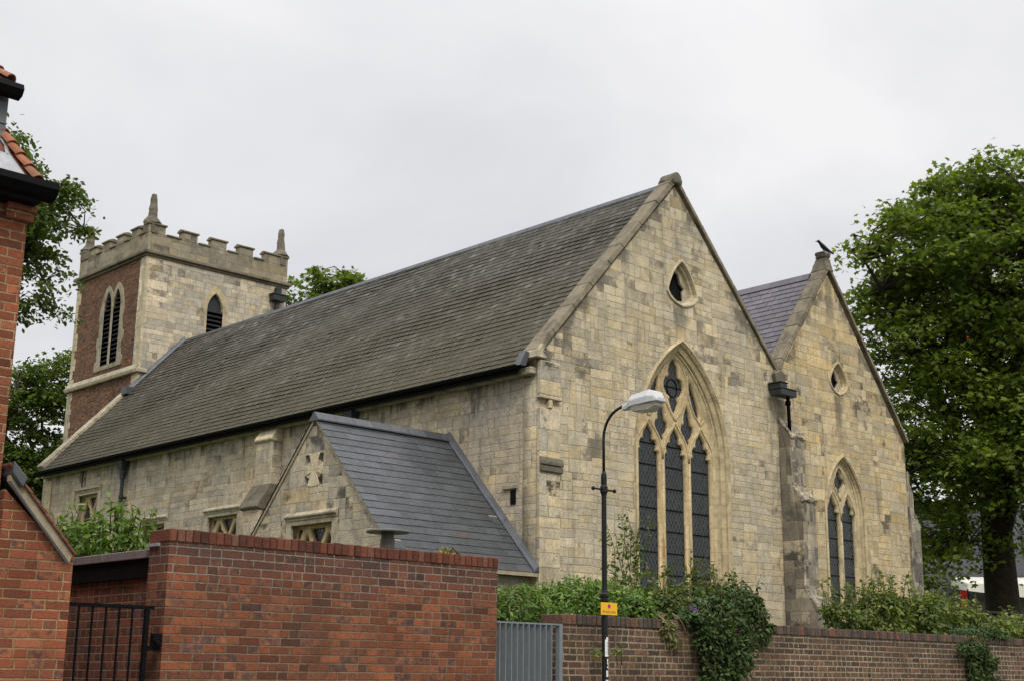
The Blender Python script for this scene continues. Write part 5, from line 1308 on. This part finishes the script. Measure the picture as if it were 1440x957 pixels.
tree('round_tree', 'green tree crown showing above the ridge just right of the tower', (b3.x, b3.y, GZ), .5, b3.z + 6,
     [el(470, 396, 78, 1.7, 1.7, .75), el(500, 402, 78, 1.2, 1.2, .5), el(430, 415, 78, 1.5, 1.5, .9), el(440, 445, 78, 2.6, 2.6, 1.2), el(480, 480, 78, 4.0, 4.0, 2.4)],
     170, None, 110, .24, 'maple', L1, M['bark'], seed=14, nlimb=12, sig=.5, flat=.38, group='trees beyond the church')

def DY(px, py, Y):
    d = r2 * ((px - 720) / 1869.8) - u2 * ((py - 478.5) / 1869.8) + fw
    return d * (Y / d.y)
def ey(px, py, Y, rx, ry, rz): c_ = DY(px, py, Y); return (c_.x, c_.y, c_.z, rx, ry, rz)

def bush(name, label, ells, n_, size, kind, mat, seed, cat='shrub', group=None, shoots=0, shoot_h=(.2, .5), upb=.4, stems=10, base=None, shoot_mat=None, shell=.35, lumps=0, shoot_leaf=None, droop=0.0):
    rng = np.random.default_rng(seed)
    e0 = ells[0]; bz = GZ if base is None else base
    root = thing(name, (e0[0], e0[1], bz), label, cat, group)
    E_ = [np.array(e, float) for e in ells]
    if lumps:                                   # lumpy outline: leafy sprays standing off the main masses
        for e in list(E_):
            for k in range(lumps):
                d = rng.normal(size=3); d[2] = abs(d[2]) * .8 - .1; d /= np.linalg.norm(d)
                s = rng.uniform(.22, .4); E_.append(np.concatenate([e[:3] + d * e[3:] * rng.uniform(.75, 1.02), e[3:] * s]))
    wts = np.array([(e[3] * e[4] + e[4] * e[5] + e[3] * e[5]) for e in E_]); wts /= wts.sum()
    ch = rng.choice(len(E_), size=n_, p=wts); EA = np.array(E_)[ch]
    d = rng.normal(size=(n_, 3)); d /= np.linalg.norm(d, axis=1, keepdims=True)
    r = rng.uniform(shell ** 3, 1.08, n_) ** (1 / 3)
    P = EA[:, :3] + d * r[:, None] * EA[:, 3:]
    O = d.copy()
    mb = MB(); SP_, SO_ = [], []
    for k in range(stems):
        e = E_[rng.integers(len(ells))]; t = e[:3] + rng.normal(size=3) * e[3:] * .35
        s0 = np.array([e[0] + rng.normal() * .12, e[1] + rng.normal() * .08, bz if base is None else e[2] - e[5] * .6]); m_ = (s0 + t) / 2 + rng.normal(size=3) * .08
        mb.tube([tuple(s0), tuple(m_), tuple(t)], [.018, .012, .005], 5)  # woody stems
    for k in range(shoots):
        e = E_[rng.integers(len(ells))]; a = rng.uniform(0, 6.28); q = rng.uniform(0, .9) ** .5
        s0 = e[:3] + np.array([math.cos(a) * q * e[3], math.sin(a) * q * e[4], e[5] * math.sqrt(1 - q * q) * .85])
        h_ = rng.uniform(*shoot_h); tip = s0 + np.array([rng.normal() * .25 * h_, rng.normal() * .2 * h_, h_]); m_ = (s0 + tip) / 2 + np.array([rng.normal(), rng.normal(), 0]) * .06 * h_
        mb.tube([tuple(s0 - np.array([0, 0, .15])), tuple(m_), tuple(tip)], [.008, .006, .003], 4)
        m = max(5, int(h_ / size * 2.6))
        for j in range(m):
            u = (j + rng.uniform(0, .8)) / m; pt = s0 * (1 - u) ** 2 + m_ * 2 * u * (1 - u) + tip * u * u
            SP_.append(pt + rng.normal(size=3) * .015); a2 = rng.uniform(0, 6.28); SO_.append([math.cos(a2), math.sin(a2), .5])
    if SP_:
        P = np.vstack([P, np.array(SP_)]); O = np.vstack([O, np.array(SO_)])
    finish('foliage', leaf_mesh(P, size, kind, rng, upb, O, droop), mat, root)
    mb.build('stems', M['stem'], root, smooth=True)
    return root

bush('laurel_bush', 'bright green upright laurel growing behind the black fascia of the outbuilding', [el(110, 760, 13.6, .3, .28, .2), el(150, 752, 13.6, .3, .28, .24), el(195, 760, 13.6, .25, .25, .17), el(150, 790, 13.8, .55, .4, .3), el(90, 800, 13.8, .3, .3, .3)], 1700, .085, 'lens', L3, 21, shoots=46, shoot_h=(.08, .27), upb=.1, lumps=3)
bush('laurel_hedge', 'fresh green dense hedge behind the grey steel gate, left of the lamp post', [ey(700, 862, 11.5, .35, .3, .32), ey(735, 858, 11.5, .35, .3, .28), ey(775, 852, 11.5, .36, .3, .27), ey(815, 848, 11.5, .4, .3, .3), ey(850, 850, 11.5, .35, .3, .3), ey(885, 858, 11.5, .35, .3, .3), ey(790, 905, 11.5, 1.2, .35, .4)], 9500, .066, 'lens', L3, 22, shoots=70, shoot_h=(.04, .14), upb=.1, lumps=3, shell=.6)
bush('climbing_rose', 'loose green and brown rambler with long shoots before the great window', [ey(880, 860, 11.8, .4, .3, .24), ey(925, 852, 11.8, .5, .35, .26), ey(975, 846, 11.8, .5, .35, .28), ey(1020, 852, 11.8, .4, .3, .26), ey(935, 885, 11.8, .9, .35, .3)], 6500, .07, 'oval', L4, 23, shoots=70, shoot_h=(.12, .45), lumps=5, upb=.3)
bush('tall_rambler', 'thin tall leafy shoots rising beside the lamp post against the stone gable', [ey(866, 818, 12.2, .26, .2, .16), ey(890, 795, 12.2, .22, .2, .2)], 150, .075, 'oval', L4, 24, shoots=11, shoot_h=(.3, .7), upb=.3)
bush('buddleia_bush', 'dark bushy buddleia tumbling over the brown brick wall with a purple flower spike', [ey(1000, 862, 10.9, .5, .3, .22), ey(1035, 848, 11.0, .4, .3, .28), ey(1005, 900, 10.5, .36, .16, .26), ey(1035, 915, 10.5, .36, .16, .36), ey(1012, 955, 10.5, .34, .14, .34), ey(1060, 885, 10.7, .3, .2, .25), ey(975, 872, 10.7, .3, .2, .16)], 8500, .062, 'oval', L5, 25, shoots=50, shoot_h=(.1, .32), lumps=6, upb=.2, stems=0)
fl = thing('flower_spike', tuple(D(975, 855, 14.6)), 'single purple buddleia flower spike among the leaves above the brown wall', 'flower')
M['purple'] = mat_plain('purple_petals', (0.22, 0.1, 0.3), .7, .2, 0, .3, 60)
rng = np.random.default_rng(3); q0, q1 = np.array(D(969, 852, 14.6)), np.array(D(983, 859, 14.6)); uu_ = rng.uniform(0, 1, 260)
Pf = q0 + (q1 - q0) * uu_[:, None] + rng.normal(size=(260, 3)) * (.009 * (1 - uu_ * .7))[:, None]
finish('petals', leaf_mesh(Pf, .011, 'quad', rng, .2), M['purple'], fl)
bush('yellow_green_hedge', 'straggly yellow green hedge on the brown wall below the narrow aisle window', [ey(1185, 868, 11.3, .3, .3, .2), ey(1235, 858, 11.3, .4, .3, .24), ey(1280, 862, 11.4, .5, .35, .26), ey(1240, 885, 11.3, .9, .3, .2)], 4200, .075, 'oval', L6, 26, shoots=80, shoot_h=(.1, .5), lumps=5, upb=.3)
bush('bramble_hedge', 'dense mid green bramble hedge on the brown wall in front of the sycamore trunk', [ey(1310, 862, 11.4, .6, .35, .3), ey(1350, 868, 11.4, .5, .35, .24), ey(1395, 888, 11.4, .8, .35, .2), ey(1440, 885, 11.4, 1.0, .35, .24), ey(1500, 885, 11.4, 1.2, .35, .3), ey(1330, 888, 11.3, .9, .3, .18)], 5600, .08, 'oval', L6, 27, shoots=70, shoot_h=(.1, .3), lumps=5, upb=.3)
bush('hanging_ivy', 'dark green ivy trail hanging down the face of the brown wall at the right', [ey(1372, 893, 10.85, .75, .25, .14), ey(1368, 912, 10.56, .42, .13, .14), ey(1382, 932, 10.55, .4, .12, .2), ey(1378, 955, 10.54, .3, .1, .2), ey(1395, 975, 10.54, .4, .1, .24)], 5200, .055, 'oval', L5, 28, shoots=40, shoot_h=(.05, .16), lumps=7, upb=.1, base=-.5, stems=0)
dv = thing('dry_vine', tuple(DY(960, 880, 10.6)), 'pale dry trailing stems and tufts on the brown wall just left of the buddleia', 'plant')
mb = MB()
for pts in ([(925, 864), (935, 872), (946, 882), (955, 895), (962, 905)], [(945, 862), (955, 868), (962, 880), (964, 888)], [(932, 868), (940, 880), (938, 890)]):
    q = [DY(px, py, 10.64 - .02 * (k % 2)) for k, (px, py) in enumerate(pts)]
    mb.tube([tuple(a) for a in q], [.009, .008, .007, .006, .005][:len(q)], 5)
M['dry'] = mat_plain('dry_straw_stem', (0.27, 0.21, 0.12), .9, .1, 0, .3, 30); mb.build('stem', M['dry'], dv, smooth=True)
rng = np.random.default_rng(9); Pd = np.vstack([np.array(DY(px, py, 10.62)) + rng.normal(size=(60, 3)) * np.array([.06, .015, .045]) for px, py in ((942, 886), (950, 903), (940, 880))])
finish('tuft', leaf_mesh(Pd, .075, 'lens', rng, .0, None, 1.2), mat_leaf('straw_leaf', [(0, (0.12, 0.15, 0.05)), (1, (0.3, 0.27, 0.13))], .3), dv)
bush('small_weed', 'small pale weed rooted in the brown wall beside the lamp post sticker', [el(838, 918, 14.45, .1, .03, .035), el(868, 917, 14.6, .09, .03, .03)], 90, .045, 'lens', L6, 29, shoots=4, shoot_h=(.03, .08), base=.2, stems=0)
bush('yellow_stonecrop', 'little yellow stonecrop clump growing on top of the red garden wall', [(9.17, 10.62, 1.215, .07, .06, .025), (9.27, 10.62, 1.21, .08, .06, .018)], 420, .016, 'quad', L7, 30, cat='plant', shoots=10, shoot_h=(.02, .05), base=1.19, stems=4)

# ================================================================== BACKGROUND BUILDINGS ON THE RIGHT
far = thing('office_building', tuple(D(1380, 900, 95)), 'grey slate clad modern building with pale canopy half hidden behind the sycamore', 'building')
M['far_grey'] = mat_plain('grey_cladding', (0.085, 0.087, 0.098), .6, .4, 0, .12, .5)
M['far_cream'] = mat_plain('cream_fascia', (0.6, 0.58, 0.5), .7, .3, 0, .08, 1)
M['far_brown'] = mat_plain('buff_render', (0.2, 0.175, 0.145), .8, .2, 0, .12, 1)
M['far_glass'] = mat_plain('dark_window_glass', (0.06, 0.075, 0.09), .12, .5)
P1, P2 = D(1300, 850, 95), D(1560, 850, 95)
ax = Vector((P2.x - P1.x, P2.y - P1.y, 0)).normalized(); bx = Vector((-ax.y, ax.x, 0))
O_ = Vector((P1.x, P1.y, 0))
def fbox(mb, a0, a1, b0_, b1_, z0, z1):
    c = [O_ + ax * a + bx * b for a, b in ((a0, b0_), (a1, b0_), (a1, b1_), (a0, b1_))]
    mb.hexa([(q.x, q.y, z0) for q in c], [(q.x, q.y, z1) for q in c])
mb = MB(); fbox(mb, 0, 16, 0, 12, GZ, 5.4); mb.build('wall', M['far_brown'], far)
mb = MB(); fbox(mb, 0, 16, .6, 12, 5.4, 12.0); mb.build('slate_storey', M['far_grey'], far)
mb = MB(); fbox(mb, -.3, 16.3, .4, 12.3, 12.0, 12.4); mb.build('roof', M['far_grey'], far)
for a in (1.2, 4.4, 7.6, 10.8):
    mb = MB(); fbox(mb, a, a + 1.7, .5, .62, 8.6, 10.6); mb.build('window', M['far_glass'], far)
mb = MB()
c = [O_ + ax * a + bx * b for a, b in ((2.0, -3.5), (9.5, -3.5), (9.5, -.02), (2.0, -.02))]
mb.hexa([(c[0].x, c[0].y, 5.9), (c[1].x, c[1].y, 5.1), (c[2].x, c[2].y, 6.1), (c[3].x, c[3].y, 6.3)], [(c[0].x, c[0].y, 6.4), (c[1].x, c[1].y, 6.4), (c[2].x, c[2].y, 7.1), (c[3].x, c[3].y, 7.1)]); mb.build('canopy', M['far_cream'], far)

ban = thing('banner', tuple(D(1356, 870, 48)), 'narrow orange and red banner on a pole seen under the sycamore', 'banner')
M['orange'] = mat_plain('orange_cloth', (0.75, 0.28, 0.05), .7, .2); M['redcloth'] = mat_plain('red_cloth', (0.65, 0.05, 0.02), .7, .2)
q = D(1357, 843, 48); w = r2
def flag(z0, z1, a0, a1, mat, nm):
    mb = MB(); A_, B_ = q + w * a0, q + w * a1
    mb.hexa([(A_.x, A_.y, z0), (B_.x, B_.y, z0), (B_.x + .01, B_.y + .03, z0), (A_.x + .01, A_.y + .03, z0)], [(A_.x, A_.y, z1 - .05), (B_.x, B_.y, z1), (B_.x + .01, B_.y + .03, z1), (A_.x + .01, A_.y + .03, z1 - .05)]); mb.build(nm, mat, ban)
flag(q.z - .3, q.z + .06, -.12, .11, M['orange'], 'cloth'); flag(q.z + .062, q.z + .36, -.12, .11, M['redcloth'], 'cloth')
mb = MB(); pp = q + w * .13; mb.tube([(pp.x, pp.y, GZ), (pp.x, pp.y, q.z + .4)], .02, 6); mb.build('pole', M['black'], ban)

fen = thing('timber_fence', tuple(D(1390, 880, 34)), 'dark close boarded fence behind the hedge under the sycamore', 'fence')
mb = MB(); F0, F1 = D(1335, 865, 34), D(1520, 868, 36)
for k in range(26):
    a, b = F0.lerp(F1, k / 26), F0.lerp(F1, (k + .96) / 26)
    mb.hexa([(a.x, a.y, GZ), (b.x, b.y, GZ), (b.x + .02, b.y + .05, GZ), (a.x + .02, a.y + .05, GZ)], [(a.x, a.y, F0.z + .1), (b.x, b.y, F0.z + .1), (b.x + .02, b.y + .05, F0.z + .1), (a.x + .02, a.y + .05, F0.z + .1)])
M['fence'] = mat_plain('dark_stained_timber', (0.03, 0.026, 0.022), .85, .2, 0, .3, 6); mb.build('boards', M['fence'], fen)
mb = MB(); mb.hexa([(F0.x - .05, F0.y - .05, F0.z + .102), (F1.x - .05, F1.y - .05, F0.z + .102), (F1.x + .08, F1.y + .1, F0.z + .102), (F0.x + .08, F0.y + .1, F0.z + .102)], [(F0.x - .05, F0.y - .05, F0.z + .16), (F1.x - .05, F1.y - .05, F0.z + .16), (F1.x + .08, F1.y + .1, F0.z + .16), (F0.x + .08, F0.y + .1, F0.z + .16)]); mb.build('capping_rail', M['fence'], fen)

crn = thing('tower_crane', tuple(D(1520, 930, 130)), 'red lattice crane jib glimpsed through the leaves of the sycamore', 'crane')
M['crane_red'] = mat_plain('red_crane_paint', (0.6, 0.06, 0.03), .5, .4)
J0, J1 = D(1345, 462, 130), D(1540, 486, 130); mb = MB()
for dz, dd in ((0, 0), (-.9, -.35), (-.9, .35)):
    mb.tube([tuple(J0 + Vector((dd, dd, dz))), tuple(J1 + Vector((dd, dd, dz)))], .1, 5)
for k in range(20):
    a = J0.lerp(J1, k / 20); b = J0.lerp(J1, (k + .5) / 20); c_ = J0.lerp(J1, (k + 1) / 20)
    for s in (-.35, .35):
        lo = b + Vector((s, s, -.9)); mb.tube([tuple(a), tuple(lo), tuple(c_)], .06, 4)
mb.build('jib', M['crane_red'], crn)
mb = MB(); q = J0.lerp(J1, .9)
for s, t in ((-.7, -.7), (.7, -.7), (.7, .7), (-.7, .7)): mb.tube([(q.x + s, q.y + t, GZ), (q.x + s, q.y + t, q.z + 2)], .12, 5)
z = GZ
while z < q.z - 2:
    for (s, t), (s2, t2) in (((-.7, -.7), (.7, -.7)), ((.7, -.7), (.7, .7)), ((.7, .7), (-.7, .7)), ((-.7, .7), (-.7, -.7))): mb.tube([(q.x + s, q.y + t, z), (q.x + s2, q.y + t2, z + 2)], .06, 4)
    z += 2
mb.build('mast', M['crane_red'], crn)
